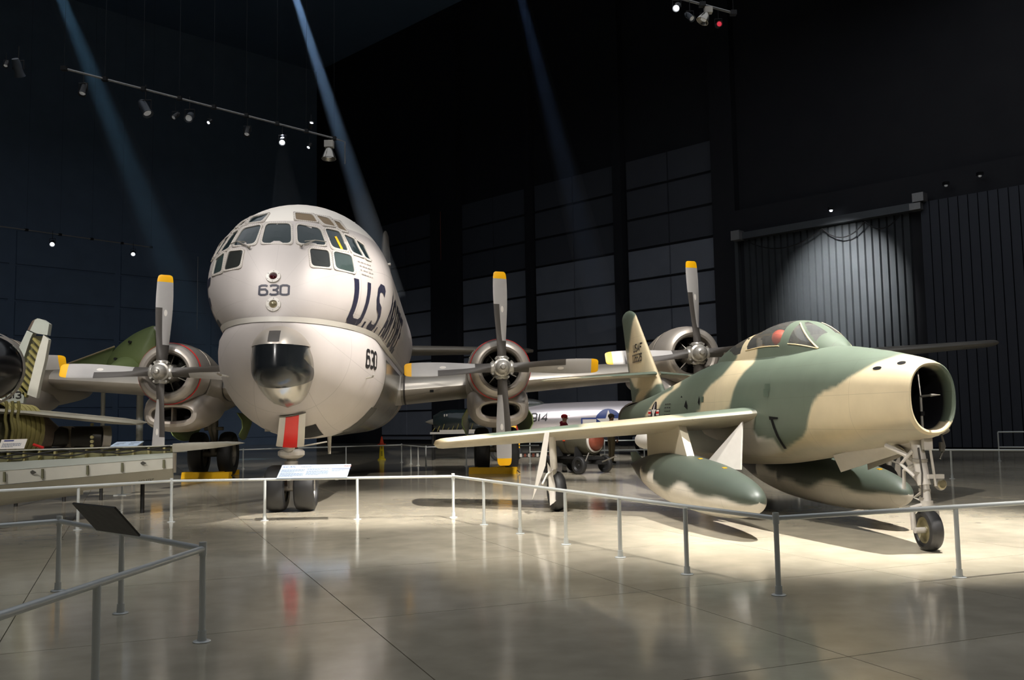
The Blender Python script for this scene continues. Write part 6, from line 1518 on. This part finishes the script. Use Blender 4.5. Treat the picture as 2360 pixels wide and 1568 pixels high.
LAMPS = [(335, 252, 29.4, 'grey', LD, (.5, -.3, -.8), 1.5, 'long can spotlight on the upper left track, fourth from its end'),
         (404, 268, 30.0, 'dark', LD, (-.3, -.6, -.6), .8, 'small dark spotlight on the upper left track beside the round one'),
         (437, 270, 30.5, 'grey', LD, (.1, -.8, -.5), 1.3, 'round glass spotlight in the middle of the upper left track'),
         (483, 281, 30.9, 'dark', LB, (-.3, -.7, -.6), .55, 'tiny spotlight just right of the round one on the upper track'),
         (570, 304, 31.8, 'dark', LD, (0, -.5, -.8), 1., 'black spotlight with two dim glints on the upper track'),
         (651, 325, 32.7, 'dark', LB, (.1, -.75, -.65), 1.05, 'bright lit spotlight on the upper track above the tanker nose'),
         (713, 337, 33.3, 'dark', LB, (-.3, -.5, -.7), .6, 'small lit spotlight next to the bell lamp'),
         (717, 288, 33.3, 'dark', LB, (.3, -.7, .5), .7, 'little lamp standing above the upper track near its end'),
         (758, 358, 33.8, 'bell', LD, (0, -.1, -1), 1.25, 'bell-shaped metal floodlight at the end of the upper track'),
         (192, 208, 28.0, 'dark', LD, (0, -.4, -.8), 1.1, 'dim black spotlight at the left end of the upper track'),
         (42, 160, 26.5, 'grey', LD, (0, .6, -.8), 1.3, 'grey can spotlight in the top left corner'),
         (14, 148, 26.0, 'dark', LD, (.1, -.5, -.8), .6, 'tiny spotlight at the very left edge near the roof'),
         (121, 561, 49.5, 'dark', LB, (.3, -.8, -.5), 1.25, 'left lit spotlight on the far left track'),
         (307, 584, 53.0, 'dark', LB, (.3, -.8, -.5), 1.15, 'right lit spotlight on the far left track'),
         (1560, 16, 23.9, 'dark', LB, (-.3, -.7, -.6), .9, 'bright white spotlight at the top edge of the picture'),
         (1590, 39, 24.1, 'grey', LD, (.4, -.6, -.7), .8, 'silver spotlight below the bright one at the top edge'),
         (1622, 43, 24.3, 'bell', LD, (-.5, -.1, -.9), .8, 'white funnel-shaped floodlight at the top edge'),
         (1656, 57, 24.5, 'dark', LR, (0, -1, -.2), .8, 'red lamp at the end of the top track')]
for px, py, Y, kind, lens, dr, sz, lb in LAMPS: lamp(px, py, Y, kind, lens, lb, dr, sz)
for ss, zz, lb in ((wall_s(1951), 11.55, 'small blue-white work light over the sliding door'), (wall_s(2221), 11.75, 'small blue-white light above the second door leaf'), (wall_s(2301), 11.9, 'faint work light high at the right edge')):
    c = wa(ss, zz, .9); r_ = tag(empty('work_light', c), lb, 'lamp'); mb = MB(); mb.box((0, 0, .12), (.22, .22, .14)); mb.build('housing', 'lamp_black', r_)
    mb = MB(); mb.lathe([(.001, 0), (.08, 0), (.06, -.06), (.001, -.08)], (0, 0, .05), (0, 0, 1), 12); mb.build('lens', LB if 'over' in lb else LD, r_)
# suspended cables
def cable(px, y0, y1, Y, m, label):
    a, b = at(px, y1, Y), at(px, y0, Y); o = tag(MB().path([Vector((0, 0, 0)), Vector((0, 0, b.z - a.z))], .02, 6).build('hanging_cable', m), label, 'cable'); o.location = a
cable(1016, 488, 600, 60., 'rust_brown', 'thin reddish cable hanging in the dark right of the tail fin'); cable(454, 592, 760, 58., 'lamp_grey', 'thin grey cable hanging left of the tanker nose')
# ------------------------------------------------------------------ visible light beams: haze lit by its own lamp
def haze_mat(name, dens, col):
    m = bpy.data.materials.new(name); m.use_nodes = True; N = m.node_tree.nodes; N.remove(N['Principled BSDF']); v = N.new('ShaderNodeVolumeScatter')
    v.inputs['Density'].default_value = dens; v.inputs['Color'].default_value = col + (1,); v.inputs['Anisotropy'].default_value = .2; m.node_tree.links.new(v.outputs[0], N['Material Output'].inputs['Volume']); MATS[name] = m
haze_mat('haze_dense', .16, (.86, .93, 1.)); haze_mat('haze_thin', .045, (.86, .93, 1.))
def beam(a, b, r0, r1, power, col, label, hz='haze_thin'):
    d = b - a; L_ = d.length; mb = MB(); back = min(r0 / (r1 - r0) * L_, 6.0)
    mb.lathe([(r0 * 1.2, 0), (r1 * 1.2, L_)], (0, 0, 0), d, 40, True); o = mb.build('light_haze', hz); o.location = a; tag(o, label, 'light beam'); o['kind'] = 'stuff'
    apex = a - d.normalized() * back; ang = 2 * math.atan(r1 * 1.15 / (L_ + back))
    spot('beam_lamp', apex, b, power, math.degrees(ang), 1., .03, col)
beam(at(664, -60, 41.), at(905, 690, 41.), .15, .52, 70000, (.36, .62, 1.), 'bright blue-white light beam slanting down behind the tanker cockpit', 'haze_dense')
beam(at(110, -80, 44.), at(492, 860, 44.), .40, 1.0, 24000, (.30, .66, 1.), 'broad faint blue light beam falling left of the tanker')
beam(at(652, 340, 33.), at(670, 600, 36.5), .12, .9, 9000, (.8, .9, 1.), 'short soft light cone under the lit spotlight above the cockpit')
beam(at(1186, -60, 46.), at(1400, 760, 46.), .30, .8, 9000, (.32, .52, 1.), 'dim blue light beam between the two aircraft')
